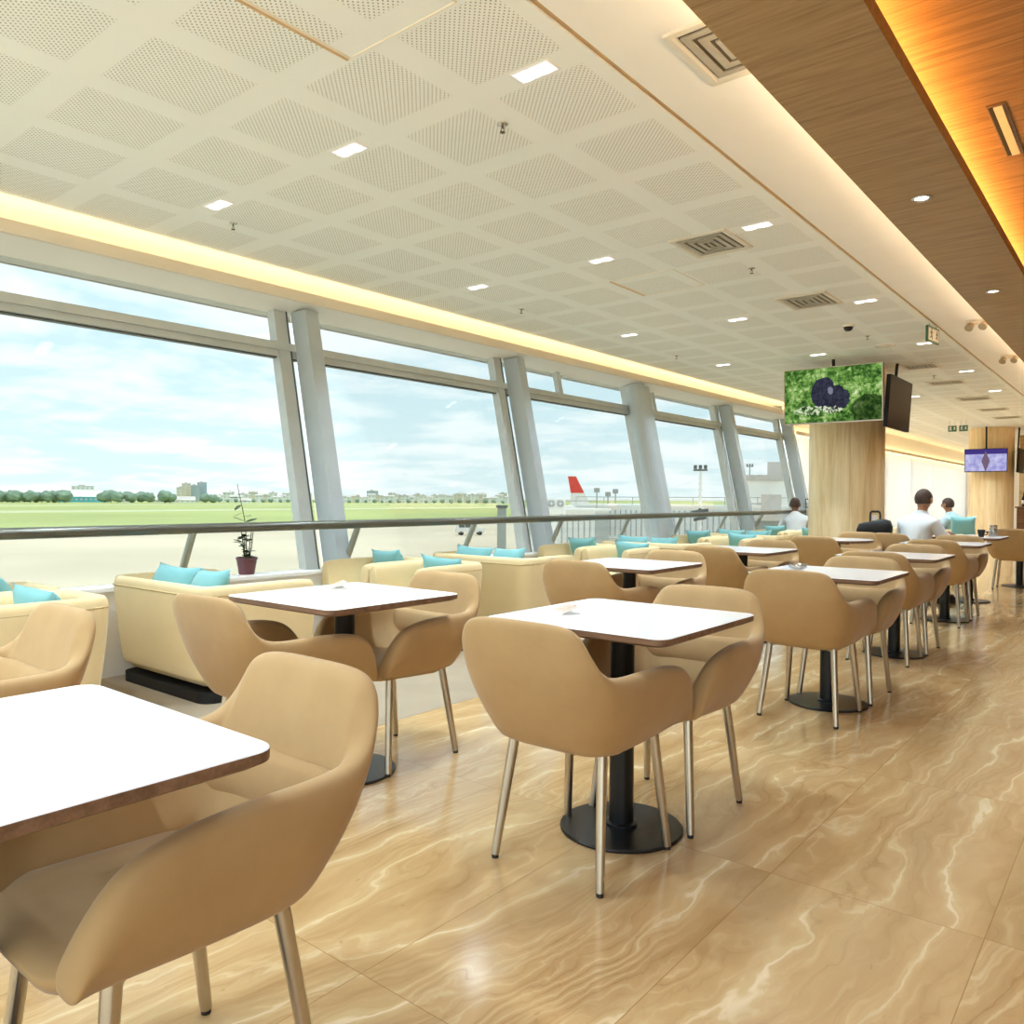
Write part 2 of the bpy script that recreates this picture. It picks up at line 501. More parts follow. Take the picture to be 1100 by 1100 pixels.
bm = bmesh.new(); box(bm, -5.37, -5.18, -1.2, 15.5, 0.0, 0.55); box(bm, -5.378, -5.16, -1.2, 15.5, 0.55, 0.575)
struct(mesh_obj('window_7_sill', bm, M['white']))
bpy.data.objects['window_7_sill'].name = 'trim_6'
# far lounge: the facade steps out, hung with sheer bright blinds
slab('wall_left', -5.75, -5.65, 15.53, 34.0, 0, 0.45, M['white'])
slab('wall_left_upper', -5.75, -5.60, 15.53, 34.0, 2.40, 3.42, M['white'])
def m_sheer():
    m, nt, out = new_mat('sheer white curtain')
    a = N(nt, 'ShaderNodeBsdfTransparent'); b = N(nt, 'ShaderNodeBsdfTranslucent'); d = N(nt, 'ShaderNodeBsdfDiffuse')
    for q in (b, d): q.inputs[0].default_value = lin(248, 248, 246)
    m1 = N(nt, 'ShaderNodeMixShader'); m1.inputs[0].default_value = .35
    nt.links.new(b.outputs[0], m1.inputs[1]); nt.links.new(d.outputs[0], m1.inputs[2])
    m2 = N(nt, 'ShaderNodeMixShader'); m2.inputs[0].default_value = .6
    nt.links.new(a.outputs[0], m2.inputs[1]); nt.links.new(m1.outputs[0], m2.inputs[2]); nt.links.new(m2.outputs[0], out.inputs[0])
    return m
M['sheer'] = m_sheer()
w = bpy.data.objects.new('window_7', None); C.objects.link(w); struct(w)
bm = bmesh.new()
ny = 560
pv = []
for i in range(ny + 1):
    yy = 15.56 + 18.4 * i / ny; xx = -5.56 + .035 * math.sin(i * PI / 2.0 + .4)
    pv.append((bm.verts.new((xx, yy, .42)), bm.verts.new((xx, yy, 2.46))))
for p, q in zip(pv, pv[1:]): bm.faces.new((p[0], q[0], q[1], p[1]))
mesh_obj('curtain', bm, M['sheer'], w, smooth=True)
for k in range(7):
    bm = bmesh.new(); box(bm, -5.74, -5.66, 16.9 + 2.832 * k - .05, 16.9 + 2.832 * k + .05, .45, 2.40); mesh_obj('mullion', bm, M['steel'], w)
slab('trim_7', -5.50, -5.46, 15.6, 34.0, 2.44, 2.51, M['lip'])
slab('trim_8', -5.585, -5.53, 15.6, 34.0, 2.47, 2.48, M['ledw'])
slab('wall_end', -5.75, 4.0, 34.0, 34.2, 0, 3.42, M['white'])
slab('ceiling_lounge', -5.62, -5.34, 16.4, 34.0, ZC + 0.0, ZC + 0.02, M['white'])

# handrail with leaning posts
t = thing('handrail', 'long grey metal handrail running in front of the windows', 'handrail', (-5.0, 0, 0.59))
def rel(t, name, bm, mat, **kw):
    o = mesh_obj(name, bm, mat, t, **kw)
    o.matrix_parent_inverse = Matrix.Translation(-Vector(t.location))
    return o
bm = bmesh.new(); tube(bm, (-5.0, -2.5, 0.945), (-5.0, 16.3, 0.945), 0.034, 0.034, 16); rel(t, 'rail', bm, M['rail'], angle=40)
for k in range(-3, 10):
    y = 2.78 + 1.416 * k
    bm = bmesh.new(); tube(bm, (-5.19, y, 0.57), (-5.005, y, 0.925), 0.026, 0.026, 12); rel(t, 'post', bm, M['post'], angle=40)

# ------------------------------------------------------------------ dining chair
def shell_mesh(st, thick, zin, crease=None, nv=5, bulge=0.03):
    """st: half outline list of (top, bottom); mirrored; closed section per station"""
    full = [((-a[0], a[1], a[2]), (-b[0], b[1], b[2])) for a, b in st[:0:-1]] + list(st)
    n = len(full)
    bm = bmesh.new()
    secs = []
    tops = [Vector(a) for a, b in full]
    for i, (a, b) in enumerate(full):
        T, B = Vector(a), Vector(b)
        p, q = tops[max(0, i - 1)], tops[min(n - 1, i + 1)]
        tan = (q - p); tan.z = 0
        nrm = Vector((-tan.y, tan.x, 0)).normalized()     # inward
        if T.y > .12 and zin > .4: nrm = nrm.lerp(Vector((-1.0 if T.x > 0 else 1.0, 0, 0)), min(1, (T.y - .12) / .06)).normalized()
        if nrm.dot(Vector((0, 0.02, 0)) - Vector((T.x, T.y, 0))) < 0: nrm = -nrm
        ring = []
        for j in range(nv + 1):
            t = j / nv
            e = B.lerp(T, t) - nrm * bulge * math.sin(PI * t)
            ring.append(e)
        ring.append(T + nrm * thick * 0.5 + Vector((0, 0, thick * 0.16)))
        Ti = T + nrm * thick - Vector((0, 0, 0.004))
        Bi = Vector((B.x, B.y, max(B.z, min(zin, T.z - 0.03)))) + nrm * thick
        h = T.z
        for j in range(nv, -1, -1):
            t = j / nv
            e = Bi.lerp(Ti, t) - nrm * bulge * 0.7 * math.sin(PI * t)
            ring.append(e)
        secs.append([bm.verts.new(v) for v in ring])
    m = len(secs[0])
    for A, B in zip(secs, secs[1:]):
        for j in range(m):
            bm.faces.new((A[j], A[(j + 1) % m], B[(j + 1) % m], B[j]))
    bm.faces.new(secs[0][::-1]); bm.faces.new(secs[-1])
    return bm

def pillow_ring(hx, hy, r, z):
    return [(x, y, z) for x, y in round_rect(hx, hy, r, 5)]

def make_chair():
    t = thing('dining_chair', '', 'chair')
    st = [((0, -.372, .800), (0, -.215, .375)), ((.10, -.372, .800), (.085, -.215, .375)), ((.178, -.366, .795), (.14, -.208, .375)),
          ((.222, -.352, .772), (.175, -.192, .377)), ((.245, -.327, .728), (.195, -.168, .38)),           ((.263, -.300, .676), (.205, -.13, .382)), ((.278, -.250, .643), (.21, -.085, .384)), ((.287, -.15, .640), (.214, -.02, .388)), ((.291, -.03, .643), (.216, .06, .392)),
          ((.292, .08, .637), (.216, .12, .396)), ((.290, .150, .622), (.215, .165, .40)), ((.285, .195, .598), (.214, .195, .402)), ((.274, .228, .552), (.213, .22, .405)),
          ((.257, .252, .495), (.212, .24, .408)), ((.240, .265, .445), (.211, .252, .41))]
    sh = mesh_obj('shell', shell_mesh(st, .056, .43), M['fabric'], t, smooth=True)
    subsurf(sh, 2)
    # seat cushion
    bm = bmesh.new()
    rings = []
    for s, z in ((.80, .388), (.95, .395), (1.0, .42), (.985, .448), (.90, .466), (.6, .474), (.25, .477)):
        rings.append([(x * s, .047 + y * s + .0, z + (-.012 if y < -.1 else 0.0) - .03 * max(0, (y - .12)) / .12 * (z > .43)) for x, y in round_rect(.192, .215, .085, 5)])
    loft(bm, rings)
    mesh_obj('seat', bm, M['fabric'], t, smooth=True)
    # lumbar band crossing the inside of the back, with the seam line above it
    bm = bmesh.new()
    n = 14
    prof = [(0.000, .45), (.030, .46), (.042, .54), (.040, .600), (.024, .618), (-.004, .612), (-.004, .45)]
    secs = []
    for i in range(n + 1):
        a = -1 + 2 * i / n
        x = .205 * a
        y0 = -.232 + .05 * abs(a) ** 4
        k = 1 - .6 * abs(a) ** 6
        secs.append([bm.verts.new((x * (1 + .12 * (z - .45) / .15), y0 + d * k - (z - .45) * .26, z + .012 * a * a)) for d, z in prof])
    for A, B in zip(secs, secs[1:]):
        for j in range(len(prof)):
            bm.faces.new((A[j], A[(j + 1) % len(prof)], B[(j + 1) % len(prof)], B[j]))
    bm.faces.new(secs[0][::-1]); bm.faces.new(secs[-1])
    mesh_obj('lumbar_band', bm, M['fabric'], t, smooth=True)
    bm = bmesh.new(); lathe(bm, [(0, .374), (.12, .374), (.125, .378), (.125, .392), (0, .392)], 24)
    for sx in (-1, 1):
        for sy in (-1, 1):
            tube(bm, (0, 0, .386), (sx * .168, sy * .158, .388), .012, .011, 8)
    mesh_obj('seat_frame', bm, M['alu'], t, angle=40)
    for sx in (-1, 1):
        for sy in (-1, 1):
            bm = bmesh.new(); tube(bm, (sx * .166, sy * .155 + (.01), .40), (sx * .2, sy * .205, .012), .0172, .0135, 14)
            lg = mesh_obj('leg', bm, M['alu'], t, angle=40)
            bm = bmesh.new(); tube(bm, (sx * .2, sy * .205, .0), (sx * .2, sy * .205, .013), .011, .0115, 10)
            mesh_obj('glide', bm, M['rubber'], lg, angle=40)
    return t
chair = make_chair()
chair_used = [False]
GC = 'tan dining chairs'
def place_chair(x, y, rz, label):
    if not chair_used[0]:
        chair_used[0] = True
        chair.location = (x, y, 0); chair.rotation_euler = (0, 0, rz); chair['label'] = label; chair['group'] = GC
        return chair
    return dup(chair, (x, y, 0), rz, label, GC)

# ------------------------------------------------------------------ dining table
def make_table(round_=False, name='dining_table'):
    t = thing(name, '', 'table')
    if round_:
        out = lambda s: [(x * s, y * s) for x, y in [(.36 * math.cos(2 * PI * i / 48), .36 * math.sin(2 * PI * i / 48)) for i in range(48)]]
    else:
        out = lambda s: [(x * s, y * s) for x, y in round_rect(.35, .35, .045, 6)]
    bm = bmesh.new()
    loft(bm, [[(x, y, .722) for x, y in out(.955)], [(x, y, .730) for x, y in out(.998)], [(x, y, .748) for x, y in out(1.0)], [(x, y, .750) for x, y in out(.994)]], True, [0, 0, 1])
    for f in bm.faces:
        if f.calc_center_median().z > .7495: f.material_index = 1
    mesh_obj('tabletop', bm, [M['edge'], M['lam']], t)
    bm = bmesh.new(); lathe(bm, [(.043, .02), (.043, .715)], 28); mesh_obj('pole', bm, M['black'], t, angle=40)
    bm = bmesh.new(); lathe(bm, [(.044, .0135), (.056, .0135), (.056, .022), (.044, .026)], 28); mesh_obj('collar', bm, M['black'], t, angle=40)
    bm = bmesh.new(); lathe(bm, [(0, 0), (.215, 0), (.216, .006), (.212, .011), (0, .014)], 56); mesh_obj('base_plate', bm, M['black'], t, angle=30)
    bm = bmesh.new()
    for a in range(4):
        ca, sa = math.cos(a * PI / 2 + PI / 4), math.sin(a * PI / 2 + PI / 4)
        tube(bm, (0, 0, .712), (ca * .25, sa * .25, .716), .012, .008, 8)
    mesh_obj('top_bracket', bm, M['black'], t, angle=40)
    return t
table = make_table()
GT = 'white topped dining tables'
tables = [
    (-1.46, .42, 'nearest white table with a walnut edge, cut off by the left edge of the photo'),
    (-1.45, 2.41, 'white square table in the aisle row with a card lying at its left corner'),
    (-1.44, 4.65, 'square pedestal table in the aisle row with a small glass dish on it'),
    (-1.52, 6.47, 'aisle row table just beyond the one holding the glass dish'),
    (-1.58, 8.65, 'aisle row table just in front of the seated man in white'),
    (-1.66, 10.45, 'table where the man in the white shirt is sitting'),
    (-1.42, 12.72, 'farthest aisle row table, beside the lone chair at the right edge'),
    (-2.66, 2.16, 'white square table beside the sofas, nearest of the window row'),
    (-2.60, 4.40, 'second white table of the window row, behind the near tables'),
    (-2.65, 6.30, 'third white table of the window row, farthest square one from the camera'),
]
for i, (x, y, lab) in enumerate(tables):
    if i == 0:
        table.location = (x, y, 0); table['label'] = lab; table['group'] = GT
    else:
        dup(table, (x, y, 0), 0, lab, GT)
rt_ = make_table(True, 'round_table'); rt_.location = (-2.6, 8.62, 0); rt_['label'] = 'small round cream table in front of the wood clad column'

for x, y, rz, lab in [
    (-1.44, .735, PI, 'large tan armchair in the foreground tucked under the nearest table'),
    (-1.44, 2.15, 0, 'tan chair seen from behind at the aisle table with the card'),
    (-1.42, 2.69, PI, 'tan chair facing the camera at the far side of the table with the card'),
    (-1.44, 4.35, 0, 'tan chair seen from behind at the table with the glass dish'),
    (-1.43, 4.94, PI, 'tan chair facing the camera behind the table with the glass dish'),
    (-1.52, 6.20, 0, 'chair seen from behind at the aisle table just beyond the glass dish table'),
    (-1.51, 6.74, PI, 'chair facing the camera at the far side of the table beyond the glass dish table'),
    (-1.57, 8.36, 0, 'chair seen from behind at the aisle table in front of the seated man'),
    (-1.57, 8.95, PI, 'chair facing the camera at the aisle table in front of the seated man'),
    (-1.45, 12.30, 0, 'lone tan chair seen from behind at the right edge of the photo'),
    (-2.74, .74, PI, 'tan chair at the left edge of the photo, in front of the nearest tub chairs'),
    (-2.66, 1.86, 0, 'tan chair seen from behind next to the sofa, at the nearest window row table'),
    (-2.66, 2.43, PI, 'tan chair facing the camera at the far side of the nearest window row table'),
    (-2.60, 4.12, 0, 'tan chair seen from behind at the second window row table'),
    (-2.60, 4.68, PI, 'tan chair facing the camera at the second window row table'),
    (-2.65, 6.00, 0, 'tan chair seen from behind at the third window row table'),
    (-2.65, 6.60, PI, 'tan chair facing the camera at the third window row table'),
    (-2.62, 8.30, 0, 'tan chair seen from behind at the small round table'),
    (-2.58, 9.02, PI, 'tan chair on the column side of the small round table'),
    (-2.13, 9.62, -.35, 'chair in which the man in the white shirt sits'),
]:
    place_chair(x, y, rz, lab)

# ------------------------------------------------------------------ cards and dish on tables
def card(x, y, rz, label):
    t = thing('card_holder', label, 'table card', (x, y, .75), rz, 'table cards')
    bm = bmesh.new(); box(bm, -.05, .05, -.035, .035, 0, .004)
    mesh_obj('stand', bm, M['acrylic'], t)
    bm = bmesh.new()
    vs = [(-.05, -.035, .006), (.05, -.035, .006), (.05, .035, .032), (-.05, .035, .032)]
    A = [bm.verts.new(p) for p in vs]; B = [bm.verts.new((p[0], p[1] + .002, p[2] - .003)) for p in vs]
    bm.faces.new(A); bm.faces.new(B[::-1])
    for i in range(4): bm.faces.new((A[i], A[(i + 1) % 4], B[(i + 1) % 4], B[i]))
    c = mesh_obj('card', bm, M['acrylic'], t)
    bm = bmesh.new()
    vs = [(-.042, -.026, .0108), (.042, -.026, .0108), (.042, .03, .0316), (-.042, .03, .0316)]
    A = [bm.verts.new(p) for p in vs]; bm.faces.new(A)
    mesh_obj('print', bm, M['print_'], c)
card(-1.635, 2.32, -.5, 'small white card with a tan print lying on the middle table')
card(-2.86, 2.28, -.5, 'small pale card standing on the white table beside the sofa')
t = thing('glass_dish', 'small low glass dish on the aisle row table', 'dish', (-1.62, 4.66, .75))
def m_clear():
    m, nt, out = new_mat('clear glass')
    a = N(nt, 'ShaderNodeBsdfTransparent'); a.inputs[0].default_value = (.9, .92, .92, 1)
    g = N(nt, 'ShaderNodeBsdfGlossy'); g.inputs['Roughness'].default_value = .05
    mx = N(nt, 'ShaderNodeMixShader'); mx.inputs[0].default_value = .3
    nt.links.new(a.outputs[0], mx.inputs[1]); nt.links.new(g.outputs[0], mx.inputs[2]); nt.links.new(mx.outputs[0], out.inputs[0])
    return m
M['clear'] = m_clear()
bm = bmesh.new(); lathe(bm, [(0, .001), (.03, .001), (.05, .012), (.056, .035), (.052, .035), (.046, .014), (.028, .007), (0, .006)], 28)
mesh_obj('bowl', bm, M['clear'], t, smooth=True)
bm = bmesh.new()
for dx, dy in ((-.012, .0), (.014, .008), (.002, -.014)):
    box(bm, dx - .014, dx + .014, dy - .009, dy + .009, .008, .02)
bevel(bm, .003, 1)
mesh_obj('packets', bm, M['print_'], t)

# ------------------------------------------------------------------ sofas and tub chairs
def make_lounge(name, hw, depth, cat):
    """faces +y, rear at y=0"""
    t = thing(name, '', cat)
    r = .11
    st = []
    H = .655
    def P(x, y, ins=0.055):
        # bottom inset toward the centre
        cx = x * (1 - ins / hw); cy = y + ins * (1 if y < .2 else 0.0)
        return cx, cy
    out = [(0, 0), (hw * .35, 0), (hw * .65, 0), (hw - r, 0)]
    for i in range(1, 5):
        a = PI / 2 * i / 4
        out.append((hw - r + r * math.sin(a), r - r * math.cos(a)))
    for f in (.35, .6, .85, .96, 1.0):
        out.append((hw, r + (depth - r) * f))
    st = []
    for i, (x, y) in enumerate(out):
        z = H - (.0 if i < len(out) - 2 else .012)
        bx, by = P(x, y)
        st.append(((x, y, z), (bx, by, .058)))
    s = mesh_obj('shell', shell_mesh(st, .085, .30, nv=4, bulge=.008), M['sofa'], t, smooth=True)
    subsurf(s, 2)
    bm = bmesh.new()
    pp = [(p[0][0] * 1.004, p[0][1] - .004 * (p[0][1] < .2), H - .045) for p in st]
    pp = [(x * (1 - .012 / hw), y + .009 * (y < .2), z) for x, y, z in pp[:-1]]
    path_tube(bm, [(-x, y, z) for x, y, z in pp[::-1]] + pp[1:], .0065, 6)
    mesh_obj('piping', bm, M['seam_l'], t)
    bm = bmesh.new()
    rings = []
    hx, hy = hw - .085, (depth - .09) / 2
    for sc_, z in ((.95, .09), (.99, .12), (1, .36), (.985, .375), (.93, .395), (.6, .405)):
        rings.append([(x * sc_, .085 + hy + y * sc_, z) for x, y in round_rect(hx, hy, .06, 4)])
    loft(bm, rings)
    mesh_obj('seat', bm, M['sofa'], t, smooth=True)
    bm = bmesh.new()
    rings = [[(x, depth / 2 + y, z) for x, y in round_rect(hw - .064, depth / 2 - .058, .09, 4)] for z in (0, .062)]
    loft(bm, rings); mesh_obj('plinth', bm, M['blackm'], t)
    return t
sofa = make_lounge('sofa', .57, .76, 'sofa')
tub = make_lounge('tub_chair', .282, .74, 'armchair')
ordn = ['nearest', 'second', 'third', 'fourth', 'farthest']
def cushion_mesh():
    bm = bmesh.new()
    n = 12
    g = {}
    for side in (1, -1):
        for i in range(n + 1):
            for j in range(n + 1):
                u, v = -1 + 2 * i / n, -1 + 2 * j / n
                if side == -1 and (i in (0, n) or j in (0, n)):
                    g[side, i, j] = g[1, i, j]; continue
                th = .075 * ((1 - abs(u) ** 2.6) * (1 - abs(v) ** 2.6)) ** .55
                pin = 1 - .10 * (1 - abs(v) ** 2) * abs(u) ** 4
                pin2 = 1 - .10 * (1 - abs(u) ** 2) * abs(v) ** 4
                g[side, i, j] = bm.verts.new((.195 * u * pin, side * th, .185 * v * pin2))
        for i in range(n):
            for j in range(n):
                q = [g[side, i, j], g[side, i + 1, j], g[side, i + 1, j + 1], g[side, i, j + 1]]
                bm.faces.new(q if side == -1 else q[::-1])
    return bm
cushion0 = mesh_obj('throw_cushion', cushion_mesh(), M['teal'], None, smooth=True)
cu_used = [False]
def cushion(x, y, z, tilt, rz, roll, label):
    global cushion0
    o = cushion0
    if cu_used[0]:
        o = cushion0.copy(); C.objects.link(o)
    cu_used[0] = True
    o.rotation_mode = 'XYZ'
    o.matrix_world = Matrix.Translation((x, y, z)) @ Matrix.Rotation(rz, 4, 'Z') @ Matrix.Rotation(tilt, 4, 'X') @ Matrix.Rotation(roll, 4, 'Y')
    tag(o, label, 'cushion', 'teal throw cushions')
    return o
firsts = {}
def lounge(proto, key, loc, rz, label, group):
    if key not in firsts:
        firsts[key] = 1
        proto.location = loc; proto.rotation_euler = (0, 0, rz); proto['label'] = label; proto['group'] = group
    else:
        dup(proto, loc, rz, label, group)
near = ['nearest the camera', 'opposite the nearest sofa', 'in the third pair along the windows', 'in the fourth pair along the windows', 'in the farthest pair along the windows']
sof = ['nearest cream sofa, turned away from the camera', 'second cream sofa along the windows, turned away from the camera', 'third cream sofa along the windows', 'fourth and farthest cream sofa along the windows']
for k in range(5):
    yb = 1.85 + PITCHY * k - .02
    lounge(tub, 'tub', (-4.285, yb, 0), PI, 'cream tub armchair on the aisle side, ' + near[k], 'cream tub armchairs')
    lounge(tub, 'tub', (-4.855, yb, 0), PI, 'cream tub armchair beside the window, ' + near[k], 'cream tub armchairs')
    cushion(-4.24, yb - .25, .545, .36, .1, .06, 'teal cushion on the aisle side tub armchair ' + near[k])
    cushion(-4.84, yb - .25, .57, .36, -.1, -.04, 'teal cushion on the window side tub armchair ' + near[k])
    if k < 4:
        ys = 2.27 + PITCHY * k
        lounge(sofa, 'sofa', (-4.57, ys, 0), 0, sof[k], 'cream two seat sofas')
        cushion(-4.83, ys + .26, .555, -.4, .2, .05, 'teal cushion at the window end of the ' + sof[k].split(',')[0].replace(' along the windows', ''))
        cushion(-4.42, ys + .26, .555, -.4, -.1, -.05, 'teal cushion at the aisle end of the ' + sof[k].split(',')[0].replace(' along the windows', ''))

# ------------------------------------------------------------------ plant on the sill
t = thing('potted_plant', 'straggly green plant in a plum coloured pot on the white window sill', 'plant', (-5.235, 3.33, .575))
bm = bmesh.new(); lathe(bm, [(0, 0), (.062, 0), (.064, .006), (.056, .010), (0, .010)], 28); mesh_obj('saucer', bm, M['acrylic'], t, smooth=True)
bm = bmesh.new(); lathe(bm, [(0, .008), (.052, .008), (.056, .012), (.074, .120), (.078, .124), (.078, .138), (.070, .138), (.066, .118), (0, .116)], 32); mesh_obj('pot', bm, M['pot'], t, angle=35)
bm = bmesh.new(); lathe(bm, [(0, .12), (.066, .12), (0, .127)], 24); mesh_obj('soil', bm, M['soil'], t, smooth=True)
bs, bl = bmesh.new(), bmesh.new()
rnd = random.Random(3)
def leaf(bm, p, d, ln, wd):
    d = Vector(d).normalized(); s = d.cross(Vector((rnd.uniform(-.3, .3), rnd.uniform(-.3, .3), 1))).normalized(); u = s.cross(d)
    P = Vector(p)
    prof = [(0, .0), (.25, .8), (.5, 1), (.75, .7), (1, 0)]
    L = [bm.verts.new(P + d * ln * a + s * wd * w * .5 - u * .12 * ln * a * a) for a, w in prof]
    R = [bm.verts.new(P + d * ln * a - s * wd * w * .5 - u * .12 * ln * a * a) for a, w in prof[1:-1]]
    Cn = [bm.verts.new(P + d * ln * a - u * .12 * ln * a * a - u * .06 * wd) for a, w in prof[1:-1]]
    bm.faces.new((L[0], L[1], Cn[0])); bm.faces.new((L[0], Cn[0], R[0]))
    for i in range(2):
        bm.faces.new((L[i + 1], L[i + 2], Cn[i + 1], Cn[i])); bm.faces.new((Cn[i], Cn[i + 1], R[i + 1], R[i]))
    bm.faces.new((L[3], L[4], Cn[2])); bm.faces.new((Cn[2], L[4], R[2]))
# along-window direction is y; the tall stalk leans to -y
stems = [[(0, 0, .12), (0, -.005, .26), (.0, -.01, .38), (0, -.035, .50), (0, -.06, .60), (0, -.078, .68)],
         [(0, .02, .12), (0.01, .035, .22), (.01, .045, .31), (0, .07, .37)],
         [(0, -.02, .12), (0, -.03, .24), (.01, -.05, .33), (.01, -.08, .36)],
         [(.01, .01, .12), (.02, .015, .25), (.02, .03, .34)],
         [(-.01, -.012, .12), (-.01, -.012, .3)]]
for s in stems:
    for i in range(len(s) - 1): tube(bs, s[i], s[i + 1], .0042 - .0004 * i, .0038 - .0004 * i, 6)
for p, d, ln in [((0, -.07, .58), (0, -1, .1), .07), ((0, -.062, .555), (0, 1, .1), .075), ((0, -.05, .53), (0.3, -1, -.6), .07), ((0, -.03, .47), (.2, -1, -.2), .085),
                 ((0, -.02, .44), (0, 1, .2), .06), ((0, -.012, .40), (0, -1, .5), .10), ((0, -.012, .395), (0, 1, .4), .10), ((0, .07, .365), (0, 1, .1), .06)]:
    leaf(bl, p, d, ln * 1.1, .042)
for i in range(46):
    a = rnd.uniform(0, 2 * PI); z = rnd.uniform(.15, .36)
    s = rnd.choice(stems); k = min(len(s) - 2, 1 + int(rnd.random() * 2)); q = Vector(s[k]).lerp(Vector(s[k - 1]), rnd.random())
    leaf(bl, q, (math.cos(a) * .6, math.sin(a), rnd.uniform(-.3, .5)), rnd.uniform(.05, .085), rnd.uniform(.03, .045))
mesh_obj('stem', bs, M['stem'], t, angle=40); mesh_obj('foliage', bl, M['leaf'], t)

# ------------------------------------------------------------------ columns and screens
def column(name, x, y, r, label):
    t = thing(name, label, 'column', (x, y, 0)); 
    bm = bmesh.new(); lathe(bm, [(r, .08), (r, ZC + .0)], 72); mesh_obj('cladding', bm, M['column'], t, angle=40)
    bm = bmesh.new(); lathe(bm, [(r + .012, 0), (r + .012, .08), (r, .084)], 72); mesh_obj('skirting', bm, M['chrome'], t, angle=40)
    for a in (-1.2, 0.6, 2.4):
        bm = bmesh.new(); box(bm, -.004, .004, -.003, .003, .09, ZC - .01)
        o = mesh_obj('joint', bm, M['seam_l'], t); o.location = (r * math.cos(a), r * math.sin(a), 0); o.rotation_euler = (0, 0, a + PI / 2)
column('column', -3.35, 11.52, .49, 'big round column clad in pale honey wood, behind the mounted screen')
column('column', -3.18, 22.8, .49, 'farther round honey wood column, near the right edge')

def m_screen_forest():
    m, nt, out = new_mat('screen image forest')
    co = objco(nt)
    f = noise(nt, co, 5.5, 6, .7, .5)
    f2 = noise(nt, co, 19, 5, .75, .5)
    g = math_(nt, 'ADD', math_(nt, 'MULTIPLY', f, .55), math_(nt, 'MULTIPLY', f2, .45))
    col = ramp(nt, g, [(.38, lin(20, 40, 16)), (.46, lin(62, 104, 44)), (.53, lin(124, 170, 80)), (.60, lin(196, 216, 152)), (.66, lin(240, 246, 228))])
    sep = N(nt, 'ShaderNodeSeparateXYZ'); nt.links.new(co, sep.inputs[0])
    x, z = sep.outputs[0], sep.outputs[2]
    wob = math_(nt, 'MULTIPLY', math_(nt, 'SUBTRACT', f, .5), .12)
    def ell(cx, cz, rx, rz):
        a = math_(nt, 'DIVIDE', math_(nt, 'ADD', math_(nt, 'SUBTRACT', x, cx), wob), rx)
        b = math_(nt, 'DIVIDE', math_(nt, 'ADD', math_(nt, 'SUBTRACT', z, cz), wob), rz)
        d = math_(nt, 'ADD', math_(nt, 'MULTIPLY', a, a), math_(nt, 'MULTIPLY', b, b))
        return math_(nt, 'LESS_THAN', d, 1.0)
    col = mixc(nt, math_(nt, 'MULTIPLY', ell(.46, -.22, .22, .2), .75), col, lin(16, 34, 14))
    body = math_(nt, 'MAXIMUM', ell(-.10, .03, .16, .20), ell(0.02, -.05, .20, .17))
    fur = ramp(nt, f2, [(.3, lin(18, 20, 30)), (.7, lin(70, 72, 92))])
    col = mixc(nt, body, col, fur)
    col = mixc(nt, ell(-.02, .05, .035, .05), col, lin(130, 130, 150))
    col = mixc(nt, math_(nt, 'MULTIPLY', ell(-.18, -.19, .32, .06), math_(nt, 'GREATER_THAN', f2, .5)), col, lin(214, 226, 190))
    e = N(nt, 'ShaderNodeEmission'); nt.links.new(col, e.inputs[0]); e.inputs[1].default_value = 0.68
    nt.links.new(e.outputs[0], out.inputs[0])
    return m
def m_screen_violet():
    m, nt, out = new_mat('screen image violet')
    co = objco(nt)
    f = noise(nt, co, 7, 4, .6)
    sep = N(nt, 'ShaderNodeSeparateXYZ'); nt.links.new(co, sep.inputs[0])
    x, z = sep.outputs[0], sep.outputs[2]
    col = ramp(nt, f, [(.35, lin(150, 146, 214)), (.65, lin(206, 206, 240))])
    col = mixc(nt, math_(nt, 'GREATER_THAN', z, .15), col, lin(70, 56, 130))
    fig = math_(nt, 'LESS_THAN', math_(nt, 'ADD', math_(nt, 'ABSOLUTE', x), math_(nt, 'MULTIPLY', math_(nt, 'ABSOLUTE', math_(nt, 'ADD', z, .02)), .35)), .09)
    col = mixc(nt, fig, col, lin(120, 100, 120))
    e = N(nt, 'ShaderNodeEmission'); nt.links.new(col, e.inputs[0]); e.inputs[1].default_value = 0.68
    nt.links.new(e.outputs[0], out.inputs[0])
    return m
M['scr1'] = m_screen_forest(); M['scr2'] = m_screen_violet()
M['scr0'] = plain('dark screen', (14, 13, 12), 0.45, 0, 0.2, .05, 3)
def tv(loc, rz, w, h, mat, label, mount, tilt=0.05):
    """screen faces local -y"""
    t = thing('wall_screen', label, 'screen', loc, rz)
    t.rotation_euler = (tilt, 0, rz)
    t.name = 'television'
    bm = bbox(-w / 2, w / 2, 0, .05, -h / 2, h / 2, .006); mesh_obj('casing', bm, M['blackm'], t)
    bm = bmesh.new(); box(bm, -w / 2 + .012, w / 2 - .012, -.003, .001, -h / 2 + .02, h / 2 - .012); mesh_obj('display', bm, mat, t)
    bm = bmesh.new()
    for a in ((-w / 2, w / 2, -h / 2, -h / 2 + .016), (-w / 2, w / 2, h / 2 - .01, h / 2), (-w / 2, -w / 2 + .01, -h / 2 + .016, h / 2 - .01), (w / 2 - .01, w / 2, -h / 2 + .016, h / 2 - .01)):
        box(bm, a[0], a[1], -.005, .0, a[2], a[3])
    mesh_obj('bezel', bm, M['alu'] if mat is M['scr1'] else M['blackm'], t)
    bm = bmesh.new(); box(bm, -.1, .1, .05, .075, -.12, .12)
    if mount == 'ceiling':
        tube(bm, (0, .09, 0), (0, .09 - tilt * .3, ZC - loc[2]), .02, .02, 10)
    else:
        tube(bm, (0, .07, 0), (0, mount, 0), .03, .03, 10); box(bm, -.12, .12, mount - .02, mount, -.12, .12)
    mesh_obj('mount', bm, M['blackm'], t)
    return t
